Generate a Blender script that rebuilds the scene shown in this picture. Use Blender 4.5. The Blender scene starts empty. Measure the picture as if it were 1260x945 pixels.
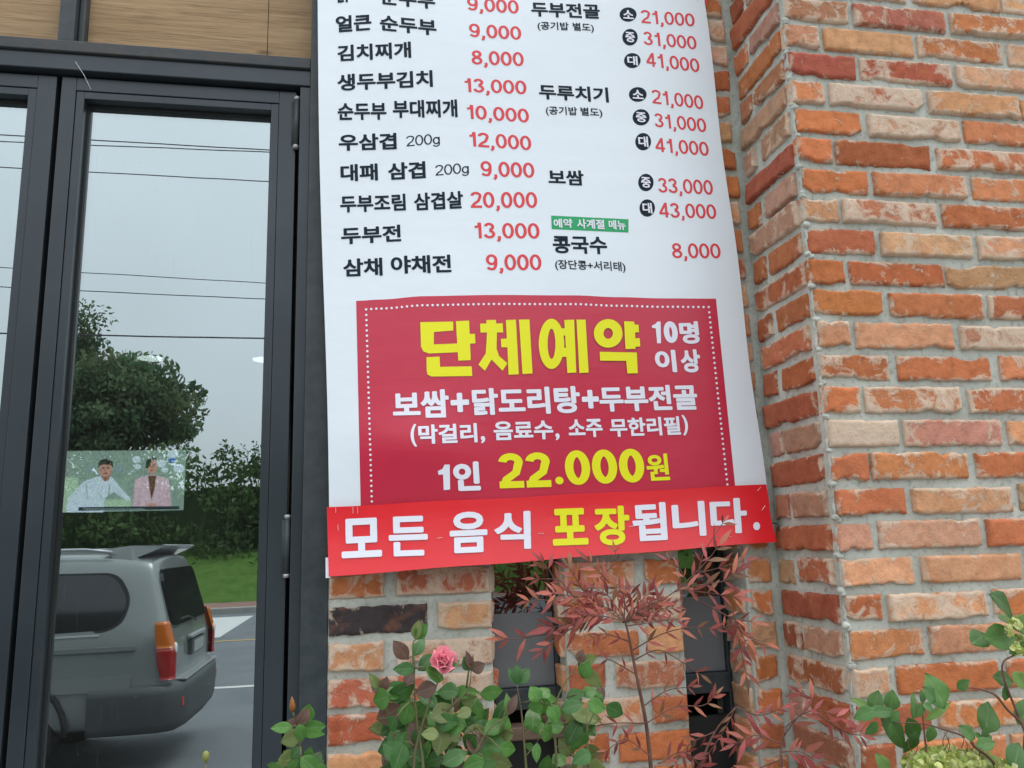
import bpy, bmesh, math, random
from math import radians, sin, cos, pi, exp, sqrt
from mathutils import Vector, Matrix, noise
from mathutils.geometry import tessellate_polygon
R = radians
scene = bpy.context.scene
COL = scene.collection

# ---------------------------------------------------------------- camera
F, IMG_W, IMG_H, CAM_D = 1001.0, 1260.0, 945.0, 1.69
YAW, PITCH, ROLL = R(10.456), R(10.871), R(1.716)
fwd = Vector((sin(YAW)*cos(PITCH), cos(YAW)*cos(PITCH), sin(PITCH)))
rgt = Vector((cos(YAW), -sin(YAW), 0.0))
dwn = fwd.cross(rgt)
rgt2 = cos(ROLL)*rgt + sin(ROLL)*dwn
dwn2 = -sin(ROLL)*rgt + cos(ROLL)*dwn
CAM = Vector((0, -CAM_D, 0))
cd = bpy.data.cameras.new("camera"); cam = bpy.data.objects.new("camera", cd); COL.objects.link(cam)
cd.sensor_width = 36.0; cd.sensor_fit = 'HORIZONTAL'; cd.lens = F/IMG_W*36.0
cd.clip_start = 0.05; cd.clip_end = 3000
M = Matrix(((rgt2.x, -dwn2.x, -fwd.x, CAM.x), (rgt2.y, -dwn2.y, -fwd.y, CAM.y), (rgt2.z, -dwn2.z, -fwd.z, CAM.z), (0, 0, 0, 1)))
cam.matrix_world = M
scene.camera = cam

# ---------------------------------------------------------------- sky, sun, exposure
SUN_EL, SUN_AZ = R(64), R(84)          # azimuth measured clockwise from +Y (the wall faces -Y)
w = bpy.data.worlds.new("World"); scene.world = w; w.use_nodes = True
nt = w.node_tree; nt.nodes.clear()
wo = nt.nodes.new("ShaderNodeOutputWorld"); bg = nt.nodes.new("ShaderNodeBackground")
sk = nt.nodes.new("ShaderNodeTexSky"); sk.sky_type = 'NISHITA'; sk.sun_disc = False
sk.sun_elevation = SUN_EL; sk.sun_rotation = SUN_AZ; sk.dust_density = 3.0; sk.air_density = 1.0
hs = nt.nodes.new("ShaderNodeHueSaturation"); hs.inputs['Saturation'].default_value = 0.5
nt.links.new(sk.outputs[0], hs.inputs['Color']); 
cl = nt.nodes.new("ShaderNodeMix"); cl.data_type = 'RGBA'; cl.inputs[0].default_value = 0.62      # even cloud cover
cl.inputs[7].default_value = (6.5, 6.7, 6.75, 1); nt.links.new(hs.outputs[0], cl.inputs[6]); 
tc = nt.nodes.new("ShaderNodeTexCoord"); sx = nt.nodes.new("ShaderNodeSeparateXYZ"); nt.links.new(tc.outputs['Generated'], sx.inputs[0])
mr = nt.nodes.new("ShaderNodeMapRange"); mr.inputs[1].default_value = 0.0; mr.inputs[2].default_value = 1.0; mr.inputs[3].default_value = 0.72; mr.inputs[4].default_value = 1.75   # an overcast sky is brightest overhead
nt.links.new(sx.outputs[2], mr.inputs[0])
cn = nt.nodes.new("ShaderNodeTexNoise"); cn.inputs['Scale'].default_value = 2.2; cn.inputs['Detail'].default_value = 4; nt.links.new(tc.outputs['Generated'], cn.inputs['Vector'])
cm = nt.nodes.new("ShaderNodeMapRange"); cm.inputs[1].default_value = .3; cm.inputs[2].default_value = .7; cm.inputs[3].default_value = .93; cm.inputs[4].default_value = 1.07; nt.links.new(cn.outputs[0], cm.inputs[0])
ml_ = nt.nodes.new("ShaderNodeMath"); ml_.operation = 'MULTIPLY'; nt.links.new(mr.outputs[0], ml_.inputs[0]); nt.links.new(cm.outputs[0], ml_.inputs[1])
vm = nt.nodes.new("ShaderNodeVectorMath"); vm.operation = 'SCALE'; nt.links.new(cl.outputs[2], vm.inputs[0]); nt.links.new(ml_.outputs[0], vm.inputs['Scale'])
nt.links.new(vm.outputs[0], bg.inputs[0])
bg.inputs[1].default_value = 0.15
nt.links.new(bg.outputs[0], wo.inputs[0])
sl = bpy.data.lights.new("sun", 'SUN'); sl.energy = 1.0; sl.angle = R(25); sl.color = (1.0, 0.95, 0.88)
so = bpy.data.objects.new("sun", sl); COL.objects.link(so)
sdir = Vector((sin(SUN_AZ)*cos(SUN_EL), cos(SUN_AZ)*cos(SUN_EL), sin(SUN_EL)))
so.rotation_euler = (-sdir).to_track_quat('-Z', 'Y').to_euler()
scene.view_settings.view_transform = 'Standard'; scene.view_settings.look = 'None'
scene.view_settings.exposure = 0.78; scene.view_settings.gamma = 1.0
scene.view_settings.use_curve_mapping = False
scene.render.engine = 'CYCLES'
scene.cycles.max_bounces = 7; scene.cycles.transparent_max_bounces = 24
scene.cycles.sample_clamp_indirect = 6.0
scene.cycles.use_denoising = True

# ---------------------------------------------------------------- measuring helpers
def ray(px, py):
    return ((px-IMG_W/2)*rgt2 + (py-IMG_H/2)*dwn2 + F*fwd)
def at(px, py, Y=0.0):
    d = ray(px, py); t = (Y+CAM_D)/d.y
    return CAM + t*d
GLASS_Y = 0.062
def behind(px, py, Y):                       # a thing seen mirrored in the door glass and standing at Y (<0)
    p = at(px, py, 2*GLASS_Y-Y); return Vector((p.x, Y, p.z))
def srgb(r, g, b):
    f = lambda c: c/12.92 if c <= .04045 else ((c+.055)/1.055)**2.4
    return (f(r/255), f(g/255), f(b/255), 1.0)

# ---------------------------------------------------------------- object helpers
def link(o, parent=None, loc=None):
    COL.objects.link(o)
    if parent is not None:
        o.parent = parent
        if parent.type == 'EMPTY' and parent.parent is None:
            o.matrix_parent_inverse = Matrix.Translation(-parent.location)
    return o
def tag(o, label=None, cat=None, group=None, kind=None):
    if label: o["label"] = label
    if cat: o["category"] = cat
    if group: o["group"] = group
    if kind: o["kind"] = kind
    return o
def thing(name, label, cat, loc, group=None):
    o = bpy.data.objects.new(name, None); o.empty_display_size = .1
    COL.objects.link(o); o.location = loc
    return tag(o, label, cat, group)

class MB:
    """collects vertices and faces for one mesh object; positions are world coordinates"""
    def __init__(s): s.v = []; s.f = []; s.c = []; s.e = []; s.m = []
    def vert(s, p, col=(1, 1, 1, 1), e=0.0):
        s.v.append(tuple(p)); s.c.append(col); s.e.append(e); return len(s.v)-1
    def face(s, idx, mi=0): s.f.append(tuple(idx)); s.m.append(mi)
    def box(s, x0, x1, y0, y1, z0, z1, b=0.0, mi=0, col=(1,1,1,1)):
        s.hexa([(x0,y0,z0),(x1,y0,z0),(x1,y1,z0),(x0,y1,z0),(x0,y0,z1),(x1,y0,z1),(x1,y1,z1),(x0,y1,z1)], b, mi, col)
    def hexa(s, pts, b=0.0, mi=0, col=(1,1,1,1)):
        if b > 0:
            bm = bmesh.new(); vs = [bm.verts.new(p) for p in pts]
            for q in ((0,3,2,1),(4,5,6,7),(0,1,5,4),(1,2,6,5),(2,3,7,6),(3,0,4,7)): bm.faces.new([vs[i] for i in q])
            bmesh.ops.bevel(bm, geom=list(bm.edges), offset=b, segments=2, profile=.5, affect='EDGES')
            s.add_bm(bm, mi, col); bm.free(); return
        o = len(s.v)
        for p in pts: s.vert(p, col)
        for q in ((0,3,2,1),(4,5,6,7),(0,1,5,4),(1,2,6,5),(2,3,7,6),(3,0,4,7)): s.face([o+i for i in q], mi)
    def add_bm(s, bm, mi=0, col=(1,1,1,1)):
        o = len(s.v); bm.verts.index_update()
        for v in bm.verts: s.vert(v.co, col)
        for f in bm.faces: s.face([o+v.index for v in f.verts], mi)
    def tube(s, pts, radii, n=8, col=(1,1,1,1), mi=0, cap=True):
        pts = [Vector(p) for p in pts]
        if not hasattr(radii, '__len__'): radii = [radii]*len(pts)
        rings = []; up = None
        for i, p in enumerate(pts):
            d = (pts[min(i+1, len(pts)-1)]-pts[max(i-1, 0)]).normalized()
            if up is None:
                up = d.orthogonal().normalized()
            a = (up - d*up.dot(d)); a = a.normalized() if a.length > 1e-6 else d.orthogonal().normalized()
            up = a; b = d.cross(a)
            rings.append([s.vert(p+radii[i]*(cos(2*pi*k/n)*a+sin(2*pi*k/n)*b), col) for k in range(n)])
        for r0, r1 in zip(rings, rings[1:]):
            for k in range(n): s.face((r0[k], r0[(k+1)%n], r1[(k+1)%n], r1[k]), mi)
        if cap:
            s.face(rings[0][::-1], mi); s.face(rings[-1], mi)
    def build(s, name, mats, parent=None, smooth=False, attrs=False):
        me = bpy.data.meshes.new(name); me.from_pydata(s.v, [], s.f)
        if not isinstance(mats, (list, tuple)): mats = [mats]
        for m in mats: me.materials.append(m)
        if len(mats) > 1: me.polygons.foreach_set('material_index', s.m)
        if attrs:
            a = me.attributes.new('tint', 'FLOAT_COLOR', 'POINT')
            a.data.foreach_set('color', [x for c in s.c for x in c])
            a = me.attributes.new('edge', 'FLOAT', 'POINT'); a.data.foreach_set('value', s.e)
        if smooth: me.polygons.foreach_set('use_smooth', [True]*len(me.polygons))
        me.validate(); me.update()
        o = bpy.data.objects.new(name, me); link(o, parent)
        return o

# ---------------------------------------------------------------- material helpers
def mat(name, col, rough=.5, metal=0.0, spec=.5, emit=None, estr=1.0):
    m = bpy.data.materials.new(name); m.use_nodes = True
    b = m.node_tree.nodes['Principled BSDF']
    b.inputs['Base Color'].default_value = col; b.inputs['Roughness'].default_value = rough
    b.inputs['Metallic'].default_value = metal; b.inputs['Specular IOR Level'].default_value = spec
    if emit: b.inputs['Emission Color'].default_value = emit; b.inputs['Emission Strength'].default_value = estr
    return m
def N(m, t, **kw):
    n = m.node_tree.nodes.new(t)
    for k, v in kw.items():
        if k in n.inputs: n.inputs[k].default_value = v
        else: setattr(n, k, v)
    return n
def L(m, a, b): m.node_tree.links.new(a, b)
def bsdf(m): return m.node_tree.nodes['Principled BSDF']
def ramp(m, src, stops):
    r = N(m, 'ShaderNodeValToRGB'); L(m, src, r.inputs[0])
    e = r.color_ramp.elements
    while len(e) < len(stops): e.new(.5)
    for i, (p, c) in enumerate(stops):
        e[i].position = p; e[i].color = c if hasattr(c, '__len__') else (c, c, c, 1)
    return r.outputs[0]
def mixc(m, fac, a, b, blend='MIX'):
    n = N(m, 'ShaderNodeMix', data_type='RGBA', blend_type=blend)
    for sock, v in ((n.inputs[0], fac), (n.inputs[6], a), (n.inputs[7], b)):
        if hasattr(v, 'is_linked'): L(m, v, sock)
        else: sock.default_value = v
    return n.outputs[2]
def math_(m, op, a, b=0.0, clamp=False):
    n = N(m, 'ShaderNodeMath', operation=op, use_clamp=clamp)
    for sock, v in ((n.inputs[0], a), (n.inputs[1], b)):
        if hasattr(v, 'is_linked'): L(m, v, sock)
        else: sock.default_value = v
    return n.outputs[0]
def tex(m, scale, detail=4, rough=.55, vec=None, dist=0.0):
    n = N(m, 'ShaderNodeTexNoise'); n.inputs['Scale'].default_value = scale; n.inputs['Detail'].default_value = detail
    n.inputs['Roughness'].default_value = rough; n.inputs['Distortion'].default_value = dist
    if vec is None:
        g = N(m, 'ShaderNodeNewGeometry'); vec = g.outputs['Position']
    L(m, vec, n.inputs['Vector']); return n.outputs[0]
def stretched(m, sx, sy, sz):
    g = N(m, 'ShaderNodeNewGeometry'); mp = N(m, 'ShaderNodeMapping'); mp.inputs['Scale'].default_value = (sx, sy, sz)
    L(m, g.outputs['Position'], mp.inputs[0]); return mp.outputs[0]
def bump(m, h, strength=.5, dist=.002):
    b = N(m, 'ShaderNodeBump'); b.inputs['Strength'].default_value = strength; b.inputs['Distance'].default_value = dist
    L(m, h, b.inputs['Height']); L(m, b.outputs[0], bsdf(m).inputs['Normal'])
def noisy(name, c1, c2, scale, rough=.6, spec=.4, bstr=.3, bdist=.002, bscale=None, metal=0.0, vec=None):
    m = mat(name, c1, rough, metal, spec)
    v = stretched(m, *vec) if vec else None
    t = tex(m, scale, 5, .6, v)
    L(m, mixc(m, ramp(m, t, [(.35, 0.0), (.68, 1.0)]), c1, c2), bsdf(m).inputs['Base Color'])
    bump(m, tex(m, bscale or scale*4, 4, .6, v), bstr, bdist)
    return m

# brick
def brick_material():
    m = mat("old_brick", (.4, .12, .06, 1), .88, 0, .25)
    a = N(m, 'ShaderNodeAttribute', attribute_name='tint'); e = N(m, 'ShaderNodeAttribute', attribute_name='edge')
    n1 = tex(m, 46, 6, .65); n2 = tex(m, 17, 5, .6); n3 = tex(m, 230, 6, .75); n4 = tex(m, 26, 6, .7, None, .6)
    c = mixc(m, .55, a.outputs['Color'], ramp(m, n1, [(.25, (.42, .36, .33, 1)), (.5, (.95, .95, .95, 1)), (.75, (1.35, 1.35, 1.4, 1))]), 'MULTIPLY')
    c = mixc(m, math_(m, 'MULTIPLY', ramp(m, n2, [(.5, 0.0), (.66, 1.0)]), .55), c, mixc(m, .6, a.outputs['Color'], (.52, .19, .085, 1)))
    # lime wash and mortar smears: more of it where the brick's own wash value is high and near the edges
    wsum = math_(m, 'ADD', math_(m, 'ADD', n4, math_(m, 'MULTIPLY', a.outputs['Alpha'], .42)), math_(m, 'MULTIPLY', e.outputs['Fac'], .15))
    wm = ramp(m, wsum, [(.66, 0.0), (.70, .45), (.80, .92)])
    wash = mixc(m, tex(m, 70, 4), (.50, .36, .25, 1), (.74, .62, .50, 1))
    c = mixc(m, wm, c, wash)
    dk = ramp(m, math_(m, 'ADD', n3, math_(m, 'MULTIPLY', n2, .5)), [(.44, 1.0), (.56, 0.0)])
    c = mixc(m, math_(m, 'MULTIPLY', dk, .75), c, (.07, .03, .02, 1))
    L(m, c, bsdf(m).inputs['Base Color'])
    h = math_(m, 'ADD', math_(m, 'ADD', math_(m, 'MULTIPLY', n3, .5), n1), math_(m, 'MULTIPLY', wm, .35))
    bump(m, h, .95, .0045)
    return m
M_BRICK = brick_material()
def mortar_material():
    m = mat("mortar", (.4, .41, .38, 1), .93, 0, .2)
    n1 = tex(m, 7, 5, .6); n2 = tex(m, 90, 4, .6); n3 = tex(m, 420, 3, .6)
    c = mixc(m, ramp(m, n1, [(.32, 0.0), (.68, 1.0)]), (.39, .41, .365, 1), (.56, .585, .53, 1))
    c = mixc(m, math_(m, 'MULTIPLY', ramp(m, n2, [(.3, 1.0), (.48, 0.0)]), .6), c, (.22, .215, .19, 1))
    L(m, c, bsdf(m).inputs['Base Color'])
    bump(m, math_(m, 'ADD', n2, math_(m, 'MULTIPLY', n3, .6)), .6, .003)
    return m
M_MORTAR = mortar_material()
M_FRAME = noisy("anodised_frame", (.027, .036, .044, 1), (.040, .051, .061, 1), 3, .29, .5, .08, .0006, 200)
M_FRAME.node_tree.nodes['Principled BSDF'].inputs['Metallic'].default_value = .25
M_STEEL = noisy("painted_steel", (.022, .031, .037, 1), (.04, .05, .054, 1), 30, .48, .45, .3, .001, 120)
M_RUST = noisy("rusty_steel", (.034, .045, .053, 1), (.06, .055, .05, 1), 28, .55, .4, .4, .0015, 140)
M_BLACK = mat("gasket", (.008, .009, .01, 1), .6)
M_CHROME = mat("hinge_cap", (.35, .36, .36, 1), .45, .7)
def wood_material():
    m = mat("plywood", (.3, .19, .1, 1), .62, 0, .3)
    v = stretched(m, 1.3, 1.3, 26); g = tex(m, 2.2, 7, .62, v, .9)
    v2 = stretched(m, 2.5, 2.5, 90); g2 = tex(m, 4, 5, .7, v2, .3)
    c = mixc(m, ramp(m, g, [(.3, 0.0), (.7, 1.0)]), (.26, .165, .08, 1), (.42, .29, .16, 1))
    c = mixc(m, math_(m, 'MULTIPLY', ramp(m, g2, [(.36, 1.0), (.5, 0.0)]), .55), c, (.12, .07, .035, 1))
    k = N(m, 'ShaderNodeTexVoronoi'); k.inputs['Scale'].default_value = 1; L(m, stretched(m, 5.5, 5.5, 17), k.inputs['Vector'])
    c = mixc(m, math_(m, 'MULTIPLY', ramp(m, k.outputs[0], [(.03, 1.0), (.13, 0.0)]), .7), c, (.09, .045, .025, 1))
    L(m, c, bsdf(m).inputs['Base Color']); bump(m, g2, .3, .001); return m
M_WOOD = wood_material()
def glass_material(name, refl, tint, dust=.03):
    m = bpy.data.materials.new(name); m.use_nodes = True; t = m.node_tree; t.nodes.clear()
    o = t.nodes.new('ShaderNodeOutputMaterial')
    tr = t.nodes.new('ShaderNodeBsdfTransparent'); tr.inputs[0].default_value = tint
    gl = t.nodes.new('ShaderNodeBsdfGlossy'); gl.inputs['Roughness'].default_value = .004; gl.inputs[0].default_value = (.85, .97, 1, 1)
    df = t.nodes.new('ShaderNodeBsdfDiffuse'); df.inputs[0].default_value = (.5, .5, .48, 1)
    m1 = t.nodes.new('ShaderNodeMixShader'); m1.inputs[0].default_value = refl
    t.links.new(tr.outputs[0], m1.inputs[1]); t.links.new(gl.outputs[0], m1.inputs[2])
    m2 = t.nodes.new('ShaderNodeMixShader'); t.links.new(m1.outputs[0], m2.inputs[1]); t.links.new(df.outputs[0], m2.inputs[2])
    st = tex(m, 1, 5, .7, stretched(m, 260, 260, 9)); sp = tex(m, 170, 3, .5)
    d = math_(m, 'ADD', math_(m, 'MULTIPLY', ramp(m, st, [(.58, 0.0), (.72, 1.0)]), dust*1.1),
              math_(m, 'MULTIPLY', ramp(m, sp, [(.7, 0.0), (.76, 1.0)]), dust*2.2))
    L(m, math_(m, 'ADD', d, dust*.22), m2.inputs[0])
    bp = t.nodes.new('ShaderNodeBump'); bp.inputs['Strength'].default_value = .05; bp.inputs['Distance'].default_value = .002
    L(m, tex(m, 3.0, 2, .5), bp.inputs['Height']); L(m, bp.outputs[0], gl.inputs['Normal'])
    t.links.new(m2.outputs[0], o.inputs[0]); return m
M_GLASS = glass_material("door_glass", .42, (.42, .46, .47, 1), .055)
M_PANE = glass_material("window_glass", .20, (.25, .27, .28, 1), .02)

# ================================================================ BRICKWORK
PAL = [((.54, .19, .075), 5), ((.47, .15, .06), 4), ((.58, .24, .10), 5), ((.41, .13, .06), 2), ((.58, .33, .20), 3), ((.42, .24, .15), 1), ((.62, .33, .17), 4)]
PALW = [c for c, n in PAL for _ in range(n)]
def sp(L_, d):                                # grid stations, denser at both ends
    inner = max(2, int((L_-2*.009)/d))
    return [0, .0025, .006] + [.009+(L_-.018)*i/inner for i in range(inner+1)] + [L_-.006, L_-.0025, L_]
def brick(mb, o, u, v, n, Lb, H, rng, d=.011, col=None, wash=None):
    """one worn brick lying proud of the mortar face; o lower-left corner, u along, v up, n outward"""
    o, u, v, n = Vector(o), Vector(u), Vector(v), Vector(n)
    base = col or rng.choice(PALW); k = rng.uniform(.9, 1.2)
    wash = rng.choice([.02, .08, .14, .2, .25, .3, .36, .48]) if wash is None else wash
    c = (base[0]*k, base[1]*k*rng.uniform(.88, 1.02), base[2]*k*rng.uniform(.80, 1.04), wash)
    proud = rng.uniform(.007, .013); tilt = (rng.uniform(-.0025, .0025), rng.uniform(-.0025, .0025))
    sd = rng.uniform(0, 500)
    chips = [(rng.uniform(0, Lb), rng.uniform(.008, .03), rng.uniform(.002, .009), rng.random() < .72) for _ in range(rng.choice([0, 1, 1, 2, 3]))]
    corner = rng.choice([0, 0, 0, .006, .012]); cside = rng.choice([0, 1])
    S, T = sp(Lb, d), sp(H, d)
    def nz(x, y, f): return noise.noise(Vector((x*f+sd, y*f, sd*.37)))
    def lo(x):
        r = .0022*nz(x, 0, 55)+.0022*nz(x, 3, 170)
        for cx, cw, cdp, low in chips:
            if low: r += cdp*exp(-((x-cx)/cw)**4)*(.75+.6*nz(x, 5, 140))
        if corner: r += corner*exp(-((x if cside else Lb-x)/.012)**2)
        return r
    def hi(x):
        r = .0018*nz(x, 9, 55)+.0018*nz(x, 7, 170)
        for cx, cw, cdp, low in chips:
            if not low: r += cdp*exp(-((x-cx)/cw)**4)*(.75+.6*nz(x, 6, 140))
        return H-r
    rows = []
    for z in T:
        row = []
        for x in S:
            e = min(x, Lb-x, z, H-z)
            zz = lo(x)+(hi(x)-lo(x))*z/H
            xx = x + (.0018*nz(z, 20, 70))*(1-x/Lb) + (.0018*nz(z, 30, 70))*(x/Lb)
            p = proud*(1-.40*exp(-e/.0014)) + tilt[0]*(x/Lb-.5)*2+tilt[1]*(z/H-.5)*2
            p += .0012*nz(x, z, 38)+.0016*nz(x, z, 150)-.0030*max(0, nz(x, z, 34)-.28)
            row.append(mb.vert(o+u*xx+v*zz+n*max(p, .0015), c, max(0, 1-e/.011)))
        rows.append(row)
    for j in range(len(T)-1):
        for i in range(len(S)-1):
            mb.face((rows[j][i], rows[j][i+1], rows[j+1][i+1], rows[j+1][i]))
    ring = rows[0][:-1]+[r[-1] for r in rows[:-1]]+rows[-1][:0:-1]+[r[0] for r in rows[:0:-1]]
    back = [mb.vert(Vector(mb.v[i])-n*.02, c, 1.0) for i in ring]
    for a in range(len(ring)):
        b = (a+1) % len(ring); mb.face((ring[b], ring[a], back[a], back[b]))
def mortar_sheet(mb, o, u, v, n, Lw, H, d=.014, seed=0):
    o, u, v, n = Vector(o), Vector(u), Vector(v), Vector(n)
    nu, nv = max(1, int(Lw/d)), max(1, int(H/d)); idx = []
    for j in range(nv+1):
        for i in range(nu+1):
            x, z = Lw*i/nu, H*j/nv; p = o+u*x+v*z
            a = 0 if i in (0, nu) else .0018*noise.noise(p*45)+.0012*noise.noise(p*14)
            idx.append(mb.vert(p+n*a))
    for j in range(nv):
        for i in range(nu):
            k = j*(nu+1)+i; mb.face((idx[k], idx[k+1], idx[k+nu+2], idx[k+nu+1]))
    return nu, nv

X_, Y_, Z_ = Vector((1, 0, 0)), Vector((0, 1, 0)), Vector((0, 0, 1))
PX, PY = .893, -.236                         # pillar corner
ZLO, ZHI = -1.6, 1.75
rng = random.Random(7)

pillar = thing("brick_pillar", "projecting pillar of worn orange bricks with lime patches, at the right of the menu banner", "brick pillar", (1.5, -.1, ZLO))
mb = MB()
mortar_sheet(mb, (PX, PY, ZLO), X_, Z_, -Y_, 1.5, ZHI-ZLO)
mortar_sheet(mb, (PX, 0.02, ZLO), -Y_, Z_, -X_, .256, ZHI-ZLO)
mortar_sheet(mb, (PX+1.5, PY, ZLO), Y_, Z_, X_, .4, ZHI-ZLO, .1)
mb.build("mortar", M_MORTAR, pillar, True)
mb = MB(); rb = MB()
PP = .0667; BH = .0515
SPEC = {(15, 0): ((.50, .16, .09), .1), (14, 0): ((.40, .16, .10), 1.0), (14, 1): ((.5, .25, .16), .3), (3, 1): ((.45, .15, .08), .62), (4, 1): ((.5, .28, .2), .55), (2, 0): ((.38, .10, .06), 0), (2, 1): ((.43, .12, .06), .35),
        (0, 0): ((.45, .21, .13), .35), (0, 1): ((.46, .17, .10), .25), (1, 0): ((.42, .2, .11), .35), (7, 1): ((.44, .17, .09), .5), (11, 2): ((.42, .2, .12), .5), (13, 1): ((.47, .19, .08), .5), (16, 0): ((.48, .16, .08), .1)}
for k in range(-10, 41):
    z = 1.095-PP*k
    if z < ZLO or z+BH > ZHI: continue
    xs = [(.891, 1.046)] if k % 2 == 0 else [(.889, .968)]
    x = 1.062 if k % 2 == 0 else .981
    while x < PX+1.5-.05:
        ln = rng.uniform(.212, .224); xs.append((x, min(x+ln, PX+1.5))); x += ln+rng.uniform(.011, .019)
    for i, (a, b) in enumerate(xs):
        c = SPEC.get((k, i), (None, None))
        d = .0075 if a < 1.5 and -9 < k < 25 else .02
        a += rng.uniform(-.003, .003) if i else rng.uniform(.002, .007); b += rng.uniform(-.004, .004)
        brick(mb, (a, PY, z+rng.uniform(-.0015, .0015)), X_, Z_, -Y_, b-a, BH+rng.uniform(-.002, .002), rng, d, *c)
    spans = [(.014, .222)] if k % 2 else [(.018, .072), (.094, .222)]
    for a, b in spans:
        a += rng.uniform(-.004, .004); b += rng.uniform(-.006, .003)
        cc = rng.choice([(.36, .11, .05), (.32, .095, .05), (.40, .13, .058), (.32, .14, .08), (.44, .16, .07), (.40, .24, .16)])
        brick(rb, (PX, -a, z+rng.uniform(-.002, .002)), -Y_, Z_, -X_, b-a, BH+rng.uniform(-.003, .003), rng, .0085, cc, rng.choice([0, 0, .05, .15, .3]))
mb.v += []; off = len(mb.v)
mb.v += rb.v; mb.c += rb.c; mb.e += rb.e; mb.m += rb.m; mb.f += [tuple(i+off for i in f) for f in rb.f]
mb.build("bricks", M_BRICK, pillar, True, True)
# pointing mortar squeezed out along the arris
mb = MB()
for k in range(-10, 41):
    z = 1.095-PP*k-.0075
    if z < ZLO or z > ZHI: continue
    for q in range(2):
        s_ = rng.uniform(.005, .0085)
        bm = bmesh.new(); bmesh.ops.create_icosphere(bm, subdivisions=2, radius=s_)
        for v_ in bm.verts:
            v_.co *= 1+.35*noise.noise(v_.co*160+Vector((k, q, 0))); v_.co.z *= rng.uniform(.8, .9)
        bmesh.ops.translate(bm, verts=bm.verts, vec=(PX+rng.uniform(-.001, .007), PY-rng.uniform(-.003, .002), z+rng.uniform(-.005, .005)))
        mb.add_bm(bm); bm.free()
pts = []; zz = ZLO
while zz < ZHI: pts.append((PX+.001+rng.uniform(-.003, .003), PY+rng.uniform(-.0015, .002), zz)); zz += .009
mb.tube(pts, [rng.uniform(.0012, .0046) for _ in pts], 6)
mb.build("pointing", M_MORTAR, pillar, True)

# ---- facade wall with two narrow openings
wall = thing("brick_wall", "brick facade between the glass door and the pillar, showing worn bricks below the banner", "brick wall", (.4, .1, ZLO))
XL = -.068; W1 = (.256, .409); W2 = (.661, .813); WZ = (-1.1, .62)
mb = MB()
for (a, b) in ((XL, W1[0]), (W1[1], W2[0]), (W2[1], PX+.005)):
    mortar_sheet(mb, (a, 0, ZLO), X_, Z_, -Y_, b-a, ZHI-ZLO)
for (a, b) in (W1, W2):
    mortar_sheet(mb, (a, 0, WZ[1]), X_, Z_, -Y_, b-a, ZHI-WZ[1])
    mortar_sheet(mb, (a, 0, ZLO), X_, Z_, -Y_, b-a, WZ[0]-ZLO)
    mortar_sheet(mb, (b, 0, WZ[0]), Y_, Z_, -X_, .2, WZ[1]-WZ[0])
    mortar_sheet(mb, (a, .2, WZ[0]), -Y_, Z_, X_, .2, WZ[1]-WZ[0])
    mb.box(a-.001, b+.001, 0.004, .2, WZ[1], WZ[1]+.01); mb.box(a-.001, b+.001, .004, .2, WZ[0]-.01, WZ[0])
mortar_sheet(mb, (XL, .2, ZLO), -Y_, Z_, -X_, .2, ZHI-ZLO, .03)
mb.build("mortar", M_MORTAR, wall, True)
mb = MB(); FP = .0682
FS = {(1, 'l', 0): ((.06, .055, .055), .0), (0, 'l', 1): ((.45, .15, .08), .45), (2, 'l', 1): ((.46, .24, .17), .62), (3, 'l', 1): ((.46, .24, .17), .62), (3, 'l', 0): ((.48, .15, .08), .3), (4, 'l', 0): ((.46, .13, .065), .15),
      (0, 'm', 0): ((.47, .18, .08), .35), (2, 'm', 0): ((.50, .19, .08), .2), (1, 'm', 1): ((.5, .3, .22), .75), (3, 'm', 1): ((.5, .2, .1), .35)}
for k in range(-28, 23):
    z = -.103-FP*k-.0
    if z < ZLO or z+BH > ZHI: continue
    e = k % 2 == 0
    segs = []
    segs += [('l', i, s) for i, s in enumerate([(-.066, .040), (.065, .254)] if e else [(-.066, .127), (.148, .254)])]
    segs += [('m', i, s) for i, s in enumerate([(.411, .563), (.583, .659)] if e else [(.411, .489), (.511, .659)])]
    segs += [('r', 0, (.815+rng.uniform(0, .006), .872+rng.uniform(-.006, .004)))]
    if z > WZ[1] or z+BH < WZ[0]:
        segs += [('a', 0, (.274, .392)), ('a', 1, (.678, .797))]
    for g, i, (a, b) in segs:
        c = FS.get((k, g, i), (None, None))
        a += rng.uniform(-.003, .003) if i else 0; b += rng.uniform(-.003, .001)
        brick(mb, (a, 0, z+rng.uniform(-.002, .002)), X_, Z_, -Y_, b-a, .053+rng.uniform(-.002, .002), rng, .0085, *c)
    if WZ[0] < z < WZ[1]-.06:               # brick ends lining the openings
        for b in (W1[1], W2[1]):
            brick(mb, (b, .012, z), Y_, Z_, -X_, .085 if b == W2[1] else .05, .053, rng, .012)
        for a in (W1[0], W2[0]):
            brick(mb, (a, .10, z), -Y_, Z_, X_, .085, .053, rng, .012)
mb.build("bricks", M_BRICK, wall, True, True)

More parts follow.
